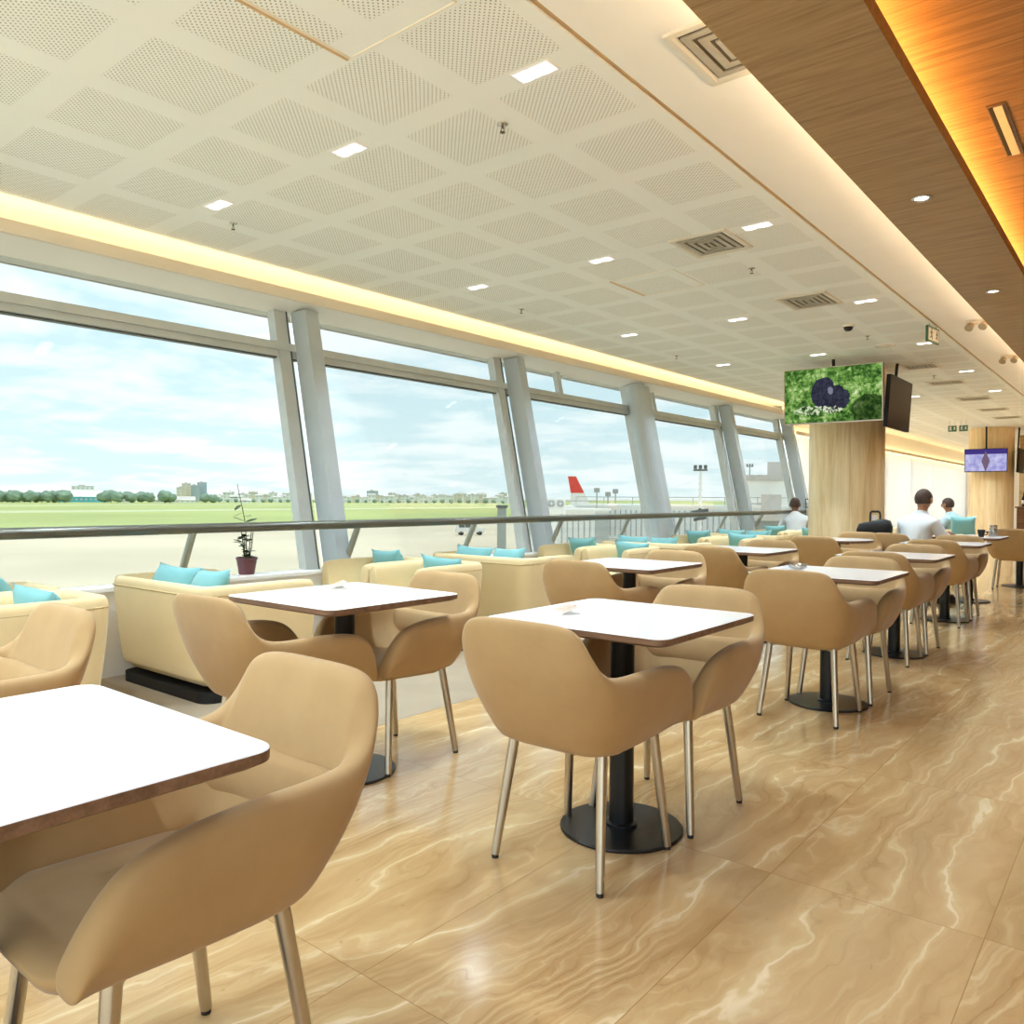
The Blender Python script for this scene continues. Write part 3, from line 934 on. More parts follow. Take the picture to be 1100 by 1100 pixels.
tv((-3.22, 10.42, 2.50), 0, 1.22, .715, M['scr1'], 'screen showing a gorilla among green leaves, hung before the column', 'ceiling')
tv((-2.62, 11.30, 2.42), PI / 2, 1.12, .66, M['scr0'], 'dark screen seen edge on at the right side of the column', 'ceiling', 0.06)
tv((-3.20, 22.1, 2.14), 0, .90, .56, M['scr2'], 'small violet screen on the farther column', 'ceiling', 0.03)
tv((-2.55, 22.9, 2.14), PI / 2, 1.0, .58, M['scr0'], 'black screen at the right side of the farther column', 'ceiling', 0.03)

# ------------------------------------------------------------------ ceiling fittings
def diffuser(x, y, sx, sy, label, mat='duct', group='square ceiling diffusers'):
    t = thing('ceiling_diffuser', label, 'air vent', (x, y, ZC), 0, group)
    bm = bmesh.new()
    def ringbox(h1x, h1y, h2x, h2y, z1, z2):
        a = [(-h1x, -h1y), (h1x, -h1y), (h1x, h1y), (-h1x, h1y)]; b = [(-h2x, -h2y), (h2x, -h2y), (h2x, h2y), (-h2x, h2y)]
        A = [bm.verts.new((p[0], p[1], z1)) for p in a]; B = [bm.verts.new((p[0], p[1], z2)) for p in b]
        for i in range(4): bm.faces.new((A[i], A[(i + 1) % 4], B[(i + 1) % 4], B[i]))
    ringbox(sx / 2, sy / 2, sx / 2 - .025, sy / 2 - .025, -.012, -.014)
    ringbox(sx / 2, sy / 2, sx / 2, sy / 2, -.012, .002)
    ringbox(sx / 2 - .025, sy / 2 - .025, sx / 2 - .05, sy / 2 - .05, -.014, -.002)
    mesh_obj('frame', bm, M[mat], t)
    bm = bmesh.new()
    for k in range(4):
        hx, hy = sx / 2 - .05 - .05 * k, sy / 2 - .05 - .05 * k
        i2, j2 = max(.0, hx - .030), max(.0, hy - .030)
        ringbox(hx, hy, i2, j2, -.013, -.013); ringbox(hx, hy, hx, hy, -.013, -.006); ringbox(i2, j2, i2, j2, -.013, -.006)
    mesh_obj('louver', bm, M['blade'], t)
    bm = bmesh.new(); box(bm, -sx / 2 + .03, sx / 2 - .03, -sy / 2 + .03, sy / 2 - .03, -.001, -.0005) if False else box(bm, -sx / 2 + .03, sx / 2 - .03, -sy / 2 + .03, sy / 2 - .03, -.0062, -.0022)
    for v in bm.verts: v.co.z += 0
    mesh_obj('throat', bm, M['ductd'], t)
    return t
diffuser(-2.45, 5.22, .42, .48, 'square ceiling air diffuser nearest the camera in the perforated ceiling')
diffuser(-2.45, 7.25, .44, .52, 'second square air diffuser in the perforated ceiling, left of the exit sign')
diffuser(-2.47, 11.67, .44, .44, 'ceiling diffuser just right of the column top')
for k, (y, s) in enumerate([(13.5, .44), (15.9, .48), (18.0, .46), (19.9, .46)]):
    diffuser(-2.5, y, .5, s, ['first', 'second', 'third', 'farthest'][k] + ' ceiling diffuser of the row receding beyond the column')
diffuser(-1.29, 3.0, .44, .46, 'warm lit square diffuser half hidden by the timber soffit', 'duct', None)
# linear slot diffuser in the timber
t = thing('slot_diffuser', 'narrow slot air diffuser in the amber lit timber ceiling', 'air vent', (-.60, 4.6, 2.99))
bm = bmesh.new(); box(bm, -.04, .04, -.34, .34, -.006, 0); bevel(bm, .002, 1); mesh_obj('frame', bm, M['edge'], t)
bm = bmesh.new(); box(bm, -.012, .024, -.32, .32, -.012, -.006); mesh_obj('blade', bm, M['lip'], t)
bm = bmesh.new(); box(bm, -.032, -.014, -.32, .32, -.0075, -.006); mesh_obj('slot', bm, M['blackm'], t)

def twin(x, y, label):
    t = thing('recessed_light', label, 'ceiling light', (x, y, ZC + .002), 0, 'twin recessed ceiling lights')
    bm = bmesh.new(); box(bm, -.10, .10, -.05, .05, -.005, 0); bevel(bm, .002, 1); mesh_obj('trim_plate', bm, M['acrylic'], t)
    bm = bmesh.new(); box(bm, -.092, .092, -.042, .042, -.0075, -.005); mesh_obj('diffuser', bm, M['plate_glow'], t)  # glowing sheet added so the trim plate looks brighter
    for dx in (-.047, .047):
        bm = bmesh.new(); lathe(bm, [(0, -.010), (.036, -.010), (.040, -.005), (.040, -.004)], 20)
        o = mesh_obj('lamp', bm, M['lampw'], t); o.location = (dx, 0, 0)
xs = {-2.055: 'beside the trim line', -3.26: 'in the middle file', -4.5: 'in the window side file'}
LAMP_W = 12.5
def lamp_light(x, y, z, w, sx=.2, sy=.1):
    l = bpy.data.objects.new('lamp_light', bpy.data.lights.new('lamp_light', 'AREA')); C.objects.link(l)
    l.data.shape = 'RECTANGLE'; l.data.size = sx; l.data.size_y = sy; l.data.energy = w; l.data.color = (.70, .87, 1.0)
    l.data.spread = math.radians(120)
    l.location = (x, y, z)
rows = [(2.67, 'first'), (5.07, 'second'), (7.57, 'third'), (10.0, 'fourth'), (12.5, 'fifth'), (15.0, 'sixth')]
for y, rn in rows:
    for x, xn in xs.items():
        lamp_light(x, y, ZC - .012, LAMP_W)
        twin(x, y, 'twin recessed light in the %s row from the camera, %s' % (rn, xn))

def sprinkler(x, y, label):
    t = thing('sprinkler', label, 'sprinkler', (x, y, ZC + .002), 0, 'ceiling sprinklers'); t.scale = (.75, .75, .8)
    bm = bmesh.new(); lathe(bm, [(.036, 0), (.034, -.008), (.012, -.012)], 18); mesh_obj('rosette', bm, M['chrome'], t, smooth=True)
    bm = bmesh.new(); tube(bm, (0, 0, -.01), (0, 0, -.03), .008, .006, 8)
    tube(bm, (-.009, 0, -.028), (-.011, 0, -.052), .0028, .0028, 6); tube(bm, (.009, 0, -.028), (.011, 0, -.052), .0028, .0028, 6)
    lathe(bm, [(0, -.050), (.018, -.052), (.018, -.055), (0, -.055)], 14)
    mesh_obj('head', bm, M['ductd'], t)
sprinkler(-2.46, 2.945, 'dark sprinkler head nearest the camera in the perforated ceiling')
sprinkler(-4.73, 2.91, 'sprinkler head close to the lit cove at left')
sprinkler(-2.46, 5.97, 'sprinkler head between the two near square diffusers')
sprinkler(-4.7, 5.92, 'second sprinkler head along the lit cove')
sprinkler(-2.47, 9.2, 'sprinkler head beside the round ceiling speaker')
sprinkler(-4.68, 9.02, 'third sprinkler head along the lit cove')
sprinkler(-2.5, 12.7, 'sprinkler head between the far diffusers')
t = thing('dome_camera', 'small dome camera on the ceiling before the big column', 'camera', (-2.47, 8.5, ZC))
bm = bmesh.new(); lathe(bm, [(.06, 0), (.06, -.02), (.05, -.024)], 24); mesh_obj('housing', bm, M['acrylic'], t, smooth=True)
bm = bmesh.new(); lathe(bm, [(.046, -.022), (.042, -.045), (.025, -.062), (0, -.068)], 24); mesh_obj('dome', bm, M['blackm'], t, smooth=True)
t = thing('ceiling_speaker', 'round grey ceiling speaker above the screen', 'speaker', (-2.46, 9.88, ZC))
bm = bmesh.new(); lathe(bm, [(.12, 0), (.118, -.008), (.10, -.010)], 32); mesh_obj('rim', bm, M['acrylic'], t, smooth=True)
bm = bmesh.new(); lathe(bm, [(.1, -.009), (.05, -.014), (0, -.015)], 32); mesh_obj('grille', bm, M['duct'], t, smooth=True)

def hatch(x0, x1, y0, y1, label, edge):
    t = thing('access_hatch', label, 'hatch', ((x0 + x1) / 2, (y0 + y1) / 2, ZC), 0, 'ceiling access hatches')
    hx, hy = (x1 - x0) / 2, (y1 - y0) / 2
    bm = bmesh.new(); 
    for a in ((-hx, -hx + .012, -hy, hy), (-hx, hx, hy - .004, hy), (hx - .004, hx, -hy, hy), (-hx, hx, -hy, -hy + .004)):
        box(bm, a[0], a[1], a[2], a[3], -.004, 0)
    mesh_obj('edge_profile', bm, edge, t)
    bm = bmesh.new(); box(bm, -hx - .014, -hx, -hy, hy, -.006, 0); mesh_obj('shadow_gap', bm, M['groove'], t)
hatch(-2.59, -1.99, 1.5, 2.12, 'square access hatch nearest the camera, cut by the top edge of the photo', M['lip'])
hatch(-3.52, -2.95, 5.62, 6.19, 'square access hatch in the perforated ceiling near the second row of lights', M['lip'])

def spot(x, y, label):
    t = thing('downlight', label, 'ceiling light', (x, y, 2.76), 0, 'round downlights in the soffit')
    bm = bmesh.new(); lathe(bm, [(.052, 0), (.05, -.005), (.036, -.005), (.034, 0)], 28); mesh_obj('ring', bm, M['chrome'], t, smooth=True)
    bm = bmesh.new(); lathe(bm, [(.034, -.002), (.02, -.004), (0, -.004)], 24); mesh_obj('lamp', bm, M['lampw'], t)
for k, y in enumerate((2.25, 4.64, 7.03, 9.42, 11.8)):
    if k: spot(-.985, y, 'small round downlight in the timber soffit, %s from the camera' % ['', 'nearest', 'second', 'third', 'fourth'][k])

def m_sign():
    m, nt, out = new_mat('green sign face')
    c = lin(34, 74, 52)
    p = principled(nt, out, c, .4); p.inputs['Emission Color'].default_value = lin(40, 110, 74); p.inputs['Emission Strength'].default_value = .15
    return m
M['sign'] = m_sign()
def runner(bm, cx, cz, s, y=-.0130):
    """running figure and a doorway in flat raised pieces, facing -y"""
    def quad(pts):
        A = [bm.verts.new((cx + s * a, y, cz + s * b)) for a, b in pts]; B = [bm.verts.new((cx + s * a, y - .002, cz + s * b)) for a, b in pts]
        bm.faces.new(A[::-1]); bm.faces.new(B)
        for i in range(len(pts)): bm.faces.new((A[i], A[(i + 1) % len(pts)], B[(i + 1) % len(pts)], B[i]))
    quad([(.02 + .1 * math.cos(i * PI / 4), .42 + .1 * math.sin(i * PI / 4)) for i in range(8)])
    quad([(-.1, .28), (.06, .3), (.04, -.05), (-.12, -.02)])
    quad([(.02, .28), (.26, .12), (.22, .05), (0, .18)]); quad([(-.08, .28), (-.3, .1), (-.24, .05), (-.04, .18)])
    quad([(-.02, 0), (.2, -.14), (.16, -.44), (.07, -.42), (.1, -.2), (-.1, -.06)]); quad([(-.06, 0), (-.14, -.22), (-.36, -.24), (-.36, -.32), (-.08, -.31), (.02, -.05)])
def exit_sign(loc, rz, w, h, label, two=False):
    t = thing('exit_sign', label, 'sign', loc, rz)
    bm = bbox(-w / 2, w / 2, -.012, .012, -h / 2, h / 2, .004, 1); mesh_obj('box', bm, M['sign'], t)
    M_ = M['sign'] if w > .3 else M['acrylic']
    bm = bmesh.new(); box(bm, -w / 2 + .02, w / 2 - .02, -.0128, -.012, -h / 2 + .018, h / 2 - .018); mesh_obj('panel', bm, M['acrylic'] if w > .3 else M['sign'], t)
    bm = bmesh.new(); runner(bm, -w * .2, 0, h * .8); runner(bm, w * .26, 0, h * .6)
    o = mesh_obj('pictogram', bm, M_, t)
    bm = bmesh.new(); tube(bm, (-w * .3, 0, h / 2), (-w * .3, 0, ZC - loc[2]), .005, .005, 6); tube(bm, (w * .3, 0, h / 2), (w * .3, 0, ZC - loc[2]), .005, .005, 6)
    mesh_obj('hanger', bm, M['chrome'], t)
    return t
exit_sign((-1.80, 9.05, 2.855), PI / 2 - .12, .34, .16, 'small hanging exit sign beside the ceiling trim line, seen at an angle')
exit_sign((-3.55, 20.0, 2.77), 0, .17, .13, 'left one of the two small green signs hanging far down the room')
exit_sign((-3.33, 20.0, 2.77), 0, .17, .13, 'right one of the two small green signs hanging far down the room')
def emlight(x, y, label):
    t = thing('emergency_light', label, 'lamp', (x, y, ZC), 0, 'twin head emergency lights')
    bm = bbox(-.14, .12, -.03, .03, -.03, 0, .006); mesh_obj('body', bm, M['lip'], t)
    for dx in (-.1, .02):
        bm = bmesh.new(); tube(bm, (dx, -.02, -.035), (dx - .015, -.06, -.075), .03, .04, 14)
        mesh_obj('lamp_head', bm, M['emh'], t, angle=40)
emlight(-1.36, 9.1, 'twin head emergency light at the timber edge, just right of the hanging exit sign')
emlight(-1.38, 11.5, 'farther emergency light at the timber edge, near the right side')

for y in (.27, 17.4, 19.4, 20.9, 24.9, 28, 31):  # extra lamp rows without fittings, added to brighten the room
    for x in xs: lamp_light(x, y, ZC - .012, LAMP_W)
for y in (-.1, 2.25, 4.64, 7.03, 9.42, 11.8, 14.2, 16.6, 19, 21.4): lamp_light(-.985, y, 2.75, LAMP_W * .3, .06, .06)
for y in (0, 2.4, 4.8, 7.2, 9.6, 12, 14.4): lamp_light(.8, y, 2.98, LAMP_W * .3)  # unseen lamps at the right, added as extra room light
# ------------------------------------------------------------------ people
def skin_body(name, verts, edges, mat, parent, lv=2):
    """verts: list of (x,y,z,rx,ry)"""
    me = bpy.data.meshes.new(name)
    me.from_pydata([v[:3] for v in verts], edges, [])
    me.materials.append(mat)
    o = bpy.data.objects.new(name, me); C.objects.link(o)
    o.modifiers.new('k', 'SKIN')
    if not me.skin_vertices: 
        bpy.context.view_layer.objects.active = o
    for i, v in enumerate(verts):
        sv = me.skin_vertices[0].data[i]
        sv.radius = (v[3], v[4]); sv.use_root = (i == 0)
    m = o.modifiers.new('s', 'SUBSURF'); m.levels = lv; m.render_levels = lv
    bake(o)
    if parent: o.parent = parent
    return o
def person(loc, rz, label, shirt, skin, hairmat, lean=0.12, bald=False, armr=(.18, .42, .78), arml=(-.16, .36, .80), hz=.50):
    """seated, facing +y; hip at z .50"""
    t = thing('person', label, 'person', loc, rz)
    L = lean
    ch = Vector((0, .5 * L, hz + .40)); nk = Vector((0, .62 * L + .02, hz + .52)); hd = Vector((0, .62 * L + .05, hz + .66))
    V = [(0, 0, hz, .155, .12), (0, .18 * L, hz + .16, .15, .115), (0, .34 * L, hz + .30, .165, .115), (0, ch.y, ch.z + .03, .135, .095), (0, nk.y, nk.z, .056, .058),
         (0, nk.y + .01, nk.z + .06, .052, .055), (0, hd.y, hd.z - .03, .076, .09), (0, hd.y, hd.z + .03, .088, .105), (0, hd.y - .005, hd.z + .09, .074, .088), (0, hd.y - .008, hd.z + .125, .03, .04)]
    E = [(i, i + 1) for i in range(9)]
    V[:4] = [(v[0], v[1], v[2], v[3] * .72, v[4] * .72) for v in V[:4]]
    def add(base, pts):
        k = base
        for p in pts:
            V.append(p); E.append((k, len(V) - 1)); k = len(V) - 1
        return k
    for s, hand in ((1, armr), (-1, arml)):
        sh = (s * .185, ch.y - .005, ch.z + .005)
        el = (s * .27, .16 + L * .3, hz + .17)
        w = Vector(hand); 
        h = add(3, [sh + (.042, .042), ((sh[0] + el[0]) / 2, (sh[1] + el[1]) / 2, (sh[2] + el[2]) / 2, .04, .04), el + (.036, .036),
                    tuple((Vector(el) + w) / 2) + (.038, .038), tuple(w) + (.026, .024), tuple(w + Vector((-s * .02, .055, -.002))) + (.034, .016)])
        pw = w + Vector((-s * .02, .055, -.002))
        for q, (dx, ln) in enumerate(((-.027, .055), (-.009, .068), (.009, .064), (.027, .05))):
            add(h, [tuple(pw + Vector((dx, .035, .0))) + (.0088, .0088), tuple(pw + Vector((dx * 1.15, .035 + ln * .55, -.004))) + (.0082, .0082), tuple(pw + Vector((dx * 1.2, .035 + ln, -.018))) + (.007, .007)])
        add(h, [tuple(pw + Vector((-s * .04, .0, -.002))) + (.010, .010), tuple(pw + Vector((-s * .055, .035, -.006))) + (.009, .009)])
        # leg
        add(0, [(s * .09, .04, hz - .02, .09, .085), (s * .12, .25, hz - .01, .078, .075), (s * .13, .43, hz - .02, .062, .062), (s * .13, .44, .28, .055, .055), (s * .13, .42, .10, .04, .042), (s * .13, .46, .045, .042, .038), (s * .135, .56, .032, .04, .026)])
    skin_body('body', V, E, skin, t, 2)
    # clothes: slightly larger shells over the trunk, arms and legs
    g = .012
    SV = [(v[0], v[1], v[2], v[3] / .72 + g, v[4] / .72 + g) for v in V[:4]] + [(0, nk.y - .012, nk.z - .03, .105, .095), (0, nk.y, nk.z + .035, .066, .068)]
    SE = [(0, 1), (1, 2), (2, 3), (3, 4), (4, 5)]
    for s, hand in ((1, armr), (-1, arml)):
        sh = (s * .185, ch.y - .005, ch.z + .005); el = (s * .27, .16 + L * .3, hz + .17); w = Vector(hand); e = Vector(el)
        k = 3
        for p in (sh + (.075, .072), ((sh[0] + el[0]) / 2, (sh[1] + el[1]) / 2, (sh[2] + el[2]) / 2, .068, .066), el + (.058, .058), tuple(e.lerp(w, .5)) + (.05, .05), tuple(e.lerp(w, .85)) + (.04, .04)):
            SV.append(p); SE.append((k, len(SV) - 1)); k = len(SV) - 1
    skin_body('shirt', SV, SE, shirt, t, 2)
    TV = [(0, 0, hz - .02, .165, .13)]; TE = []
    for s in (1, -1):
        k = 0
        for p in ((s * .09, .04, hz - .02, .10, .095), (s * .12, .25, hz - .01, .09, .087), (s * .13, .43, hz - .02, .074, .074), (s * .13, .44, .28, .068, .068), (s * .13, .425, .09, .06, .06)):
            TV.append(p); TE.append((k, len(TV) - 1)); k = len(TV) - 1
    skin_body('trousers', TV, TE, M['trouser'], t, 2)
    for s in (1, -1):
        bm = bmesh.new()
        loft(bm, [[(s * .133 + x * q, .475 + y * q, z) for x, y in round_rect(.048, .135, .045, 5)] for q, z in ((1, 0), (1.02, .025), (.95, .06), (.75, .095))])
        mesh_obj('shoe', bm, M['blackm'], t, smooth=True)
    # hair: cap over the head, bald crown keeps a ring
    bm = bmesh.new()
    n, mrow = 22, 9
    grid = []
    for i in range(mrow + 1):
        th = (0.0 if not bald else .62) + (2.12 - (0 if not bald else .62)) * i / mrow
        row = []
        for j in range(n):
            ph = 2 * PI * j / n
            front = math.sin(ph)
            tt = th
            if front > 0: tt = th * (1 - .55 * front)
            row.append(bm.verts.new((hd.x + .088 * math.sin(tt) * math.cos(ph), hd.y - .006 + .106 * math.sin(tt) * math.sin(ph), hd.z + .022 + .112 * math.cos(tt))))
        grid.append(row)
    for A, B in zip(grid, grid[1:]):
        for j in range(n): bm.faces.new((A[j], A[(j + 1) % n], B[(j + 1) % n], B[j]))
    bmesh.ops.remove_doubles(bm, verts=bm.verts, dist=.0005)
    o = mesh_obj('hair', bm, hairmat, t, smooth=True)
    sm = o.modifiers.new('k', 'SOLIDIFY'); sm.thickness = .012; bake(o)
    for s in (1, -1):
        bm = bmesh.new(); bmesh.ops.create_uvsphere(bm, u_segments=12, v_segments=8, radius=1)
        bmesh.ops.scale(bm, vec=(.012, .022, .034), verts=bm.verts); bmesh.ops.translate(bm, vec=(hd.x + s * .09, hd.y, hd.z), verts=bm.verts)
        mesh_obj('ear', bm, skin, t, smooth=True)
        bm = bmesh.new(); bmesh.ops.create_uvsphere(bm, u_segments=10, v_segments=8, radius=.012)
        bmesh.ops.translate(bm, vec=(hd.x + s * .032, hd.y + .088, hd.z + .012), verts=bm.verts)
        mesh_obj('eye', bm, M['eye'], t, smooth=True)
    bm = bmesh.new(); tube(bm, (hd.x, hd.y + .085, hd.z + .015), (hd.x, hd.y + .112, hd.z - .025), .008, .016, 10); mesh_obj('nose', bm, skin, t, smooth=True)
    bm = bmesh.new(); tube(bm, (hd.x - .024, hd.y + .088, hd.z - .055), (hd.x + .024, hd.y + .088, hd.z - .055), .006, .006, 8); mesh_obj('mouth', bm, M['print_'], t, smooth=True)
    return t
person((-2.11, 9.66, 0), -.35, 'man with thinning dark hair in a white shirt, seated with his back to the camera', M['shirtw'], M['skin'], M['hair'], .30, False, (.14, .46, .79), (-.12, .44, .79))
person((-4.80, 13.75, 0), .5, 'person with short dark hair in a pale shirt sitting among the sofas by the window', M['shirtw'], M['skind'], M['hair'], .35, False, (.18, .42, .68), (-.16, .36, .70), .41)
person((-2.62, 15.6, 0), 1.2, 'person in a pale blue shirt sitting in front of the farther column', M['shirtb'], M['skin'], M['hair'], .3, False, (.18, .42, .68), (-.16, .36, .70), .42)

# ------------------------------------------------------------------ luggage, rack, far furniture
t = thing('trolley_bag', 'black travel bag with an upright handle standing in front of the big column', 'bag', (-2.48, 9.62, 0), .2)
t.scale = (.85, .85, 1)
bm = bmesh.new()
loft(bm, [[(x * q, y * q, z) for x, y in round_rect(.17, .12, .05, 5)] for q, z in ((.9, .05), (1, .09), (1.02, .6), (.98, .68))]); mesh_obj('case', bm, M['blackm'], t, smooth=True)
bm = bmesh.new()
loft(bm, [[(x * q, y * q * .9, z + .02 * math.sin(9 * x)) for x, y in round_rect(.21, .13, .06, 5)] for q, z in ((.8, .69), (1, .73), (1.05, .84), (.92, .91), (.55, .93))]); mesh_obj('top_bag', bm, M['blackm'], t, smooth=True)
bm = bmesh.new(); path_tube(bm, [(-.07, .1, .6), (-.06, .1, 1.0), (-.05, .1, 1.03), (.05, .1, 1.03), (.06, .1, 1.0), (.07, .1, .6)], .012, 8); mesh_obj('handle', bm, M['black'], t)
bm = bbox(-.035, .035, -.005, .005, .93, .99, .003, 1); mesh_obj('luggage_tag', bm, M['acrylic'], t)
for s in (-1, 1):
    bm = bmesh.new(); tube(bm, (s * .12 - .015, .1, .04), (s * .12 + .015, .1, .04), .04, .04, 16); mesh_obj('wheel', bm, M['rubber'], t)

t = thing('magazine_rack', 'dark wire magazine rack between the last window and the column', 'rack', (-4.86, 14.72, 0), -.3)
bm = bmesh.new()
for sx in (-.17, .17):
    path_tube(bm, [(sx, .12, 0), (sx, .02, 1.17)], .010, 8); path_tube(bm, [(sx, -.12, 0), (sx, .04, .62)], .010, 8)
tube(bm, (-.17, .02, 1.17), (.17, .02, 1.17), .010, .010, 8)
mesh_obj('frame', bm, M['steel_d'], t)
for k, z in enumerate((.58, .82, 1.02)):
    bm = bmesh.new(); box(bm, -.165, .165, -.06, .06, z, z + .012)
    for i in range(7): tube(bm, (-.15 + .05 * i, -.055, z + .01), (-.15 + .05 * i, -.055, z + .07), .003, .003, 6)
    tube(bm, (-.165, -.055, z + .07), (.165, -.055, z + .07), .004, .004, 6)
    mesh_obj('shelf', bm, M['steel_d'], t)
for k, z in enumerate((.592, .832)):
    o = mesh_obj('magazine', bbox(-.11, .11, -.04, -.028, z, z + .17, .002, 1), M['acrylic'] if k else M['print_'], None)
    o.location = (-4.86, 14.72, 0.004); o.rotation_euler = (0, 0, -.3)
    tag(o, ['tan covered magazine on the lowest shelf of the wire rack', 'white magazine on the middle shelf of the wire rack'][k], 'magazine', 'magazines on the wire rack')

# papers and jars on the man's table
t = thing('open_newspaper', 'open newspaper lying on the table before the man in white', 'newspaper', (-1.72, 10.35, .75), -.2)
bm = bmesh.new()
for s in (-1, 1):
    pts = [(s * .0, .004), (s * .06, .022), (s * .14, .016), (s * .2, .004)]
    for (a, za), (b, zb) in zip(pts, pts[1:]):
        q = [(a, -.14, za), (b, -.14, zb), (b, .14, zb), (a, .14, za)]
        A = [bm.verts.new(p) for p in q]; B = [bm.verts.new((p[0], p[1], p[2] - .003)) for p in q]
        bm.faces.new(A); bm.faces.new(B[::-1])
        for i in range(4): bm.faces.new((A[i], A[(i + 1) % 4], B[(i + 1) % 4], B[i]))
mesh_obj('pages', bm, M['duct'], t)
t = thing('glass_jar', 'clear jar with a metal lid on the table of the man in white', 'jar', (-1.42, 10.42, .75))
bm = bmesh.new(); lathe(bm, [(0, .001), (.04, .001), (.045, .01), (.045, .10), (.036, .115), (.032, .115), (.04, .10), (.04, .012), (0, .01)], 24); mesh_obj('body', bm, M['clear'], t, smooth=True)
bm = bmesh.new(); lathe(bm, [(.037, .115), (.038, .13), (.03, .136), (0, .138)], 24); mesh_obj('lid', bm, M['chrome'], t, smooth=True)
t = thing('coffee_cup', 'dark coffee cup on the table of the man in white', 'cup', (-1.52, 10.28, .75))
bm = bmesh.new(); lathe(bm, [(0, .001), (.025, .001), (.036, .05), (.04, .085), (.036, .085), (.03, .05), (.02, .008), (0, .008)], 20); mesh_obj('body', bm, M['blackm'], t, smooth=True)
bm = bmesh.new(); path_tube(bm, [(.036, 0, .065), (.058, 0, .06), (.058, 0, .03), (.032, 0, .025)], .005, 6); mesh_obj('handle', bm, M['blackm'], t)

def lounge_far(x, y, rz, lab): dup(sofa, (x, y, 0), rz, lab, 'cream two seat sofas')
t = sofa
lounge_far(-2.9, 16.1, 2.4, 'far cream sofa under the person in pale blue')
cushion(-2.50, 15.1, .72, .1, .1, 0, 'teal cushion beside the person in pale blue near the farther column')
cushion0b = bpy.data.objects[-1] if False else None
# bar at the far right
t = thing('bar_counter', 'dark wood bar counter at the far right edge', 'counter', (-2.2, 24.6, 0))
bm = bbox(-.6, 1.4, -.3, .3, 0, .98, .01); mesh_obj('body', bm, M['edge'], t)
bm = bbox(-.64, 1.44, -.34, .34, .98, 1.02, .008); mesh_obj('worktop', bm, M['edge'], t)
t = thing('bottle', 'dark bottle with a pale label standing on the far bar counter', 'bottle', (-2.66, 24.45, 1.02))
bm = bmesh.new(); lathe(bm, [(0, 0), (.05, 0), (.052, .02), (.052, .2), (.02, .28), (.018, .36), (0, .36)], 20); mesh_obj('glass', bm, M['blackm'], t, smooth=True)
bm = bmesh.new(); lathe(bm, [(.0535, .06), (.0535, .16)], 20); mesh_obj('paper_label', bm, M['acrylic'], t, smooth=True)
slab('wall_bar', -2.9, 4.0, 25.6, 25.75, 0, ZC, M['wood'])

# ------------------------------------------------------------------ outside
M['apron'] = plain('pale concrete apron', (214, 200, 174), 0.9, 0, .1, .12, .03)
M['grass'] = plain('airfield grass', (176, 184, 122), 1.0, 0, .1, .12, .01)
M['runway'] = plain('runway strip', (196, 200, 160), 1.0, 0, .1, .05, .05)
M['tree'] = plain('hazy distant foliage', (140, 162, 142), 1.0, 0, .1, .25, .15)  # distance haze put into the paled foliage colour
M['hwhite'] = plain('white distant walls', (226, 226, 220), .9, 0, .1, .06, .1)
M['hgrey'] = plain('grey distant walls', (166, 182, 190), .9, 0, .1, .06, .1)  # town wall tones carry the bluish distance haze in their colour
M['hbeige'] = plain('beige distant walls', (214, 204, 184), .9, 0, .1, .06, .1)
M['hroof'] = plain('hazy distant roofs', (206, 200, 192), .9, 0, .1, .15, .1)  # roofs paled, haze put into the colour
M['hteal'] = plain('teal hangar cladding', (92, 178, 190), .8, 0, .1, .05, .1)
M['wdark'] = plain('hazy distant glazing', (176, 184, 186), .4, 0, .3, .1, .3)  # window contrast lowered, haze put into the glazing colour
M['ext'] = plain('white ribbed cladding', (246, 246, 242), .6, 0, .3, .04, .5)
M['extg'] = plain('grey cladding', (160, 166, 162), .6, 0, .3, .05, .5)
M['rib'] = plain('grey bridge ribs', (176, 182, 180), .6)
M['red'] = plain('red tail paint', (214, 66, 56), .4, 0, .4, .04, .3)
GZ = -4.8
slab('ground_apron', -140, 600, -400, 1200, GZ - 1, GZ, M['apron'])
o = slab('ground_grass', -1500, -140, -400, 2500, GZ - 1, GZ + .02, M['grass'])
slab('ground_runway', -345, -305, -400, 2500, GZ - .5, GZ + .06, M['runway'])
slab('ground_taxiway', -560, -520, -400, 2500, GZ - .5, GZ + .06, M['runway'])
def polar(px, d):
    """ground point seen at picture column px and distance d"""
    ph = YAW - math.atan((px - 550) / F)
    return (-d * math.sin(ph), d * math.cos(ph)), ph
def ico(r, seed, sq=(1, 1, .8)):
    bm = bmesh.new(); bmesh.ops.create_icosphere(bm, subdivisions=3, radius=r)
    rr = random.Random(seed)
    ph = [rr.uniform(0, 6) for _ in range(6)]
    for v in bm.verts:
        n = v.co.normalized()
        k = 1 + .16 * math.sin(5 * n.x + ph[0]) * math.sin(4 * n.y + ph[1]) + .12 * math.sin(9 * n.z + ph[2] + 6 * n.x) + .06 * math.sin(15 * n.y + ph[3] + 9 * n.x)
        v.co = Vector((n.x * sq[0], n.y * sq[1], n.z * sq[2])) * r * k
    return bm
rnd = random.Random(11)
ti = 0
def tree(px, d, h, label):
    (x, y), ph = polar(px, d)
    t = thing('distant_tree', label, 'tree', (x, y, GZ), rnd.uniform(0, 6), 'trees at the edge of the airfield')
    bm = ico(h * .48, rnd.random(), (1.15, 1.15, .95)); bmesh.ops.translate(bm, vec=(0, 0, h * .55), verts=bm.verts)
    mesh_obj('crown', bm, M['tree'], t, smooth=True)
    bm = bmesh.new(); tube(bm, (0, 0, 0), (0, 0, h * .4), h * .04, h * .03, 8); mesh_obj('trunk', bm, M['stem'], t)
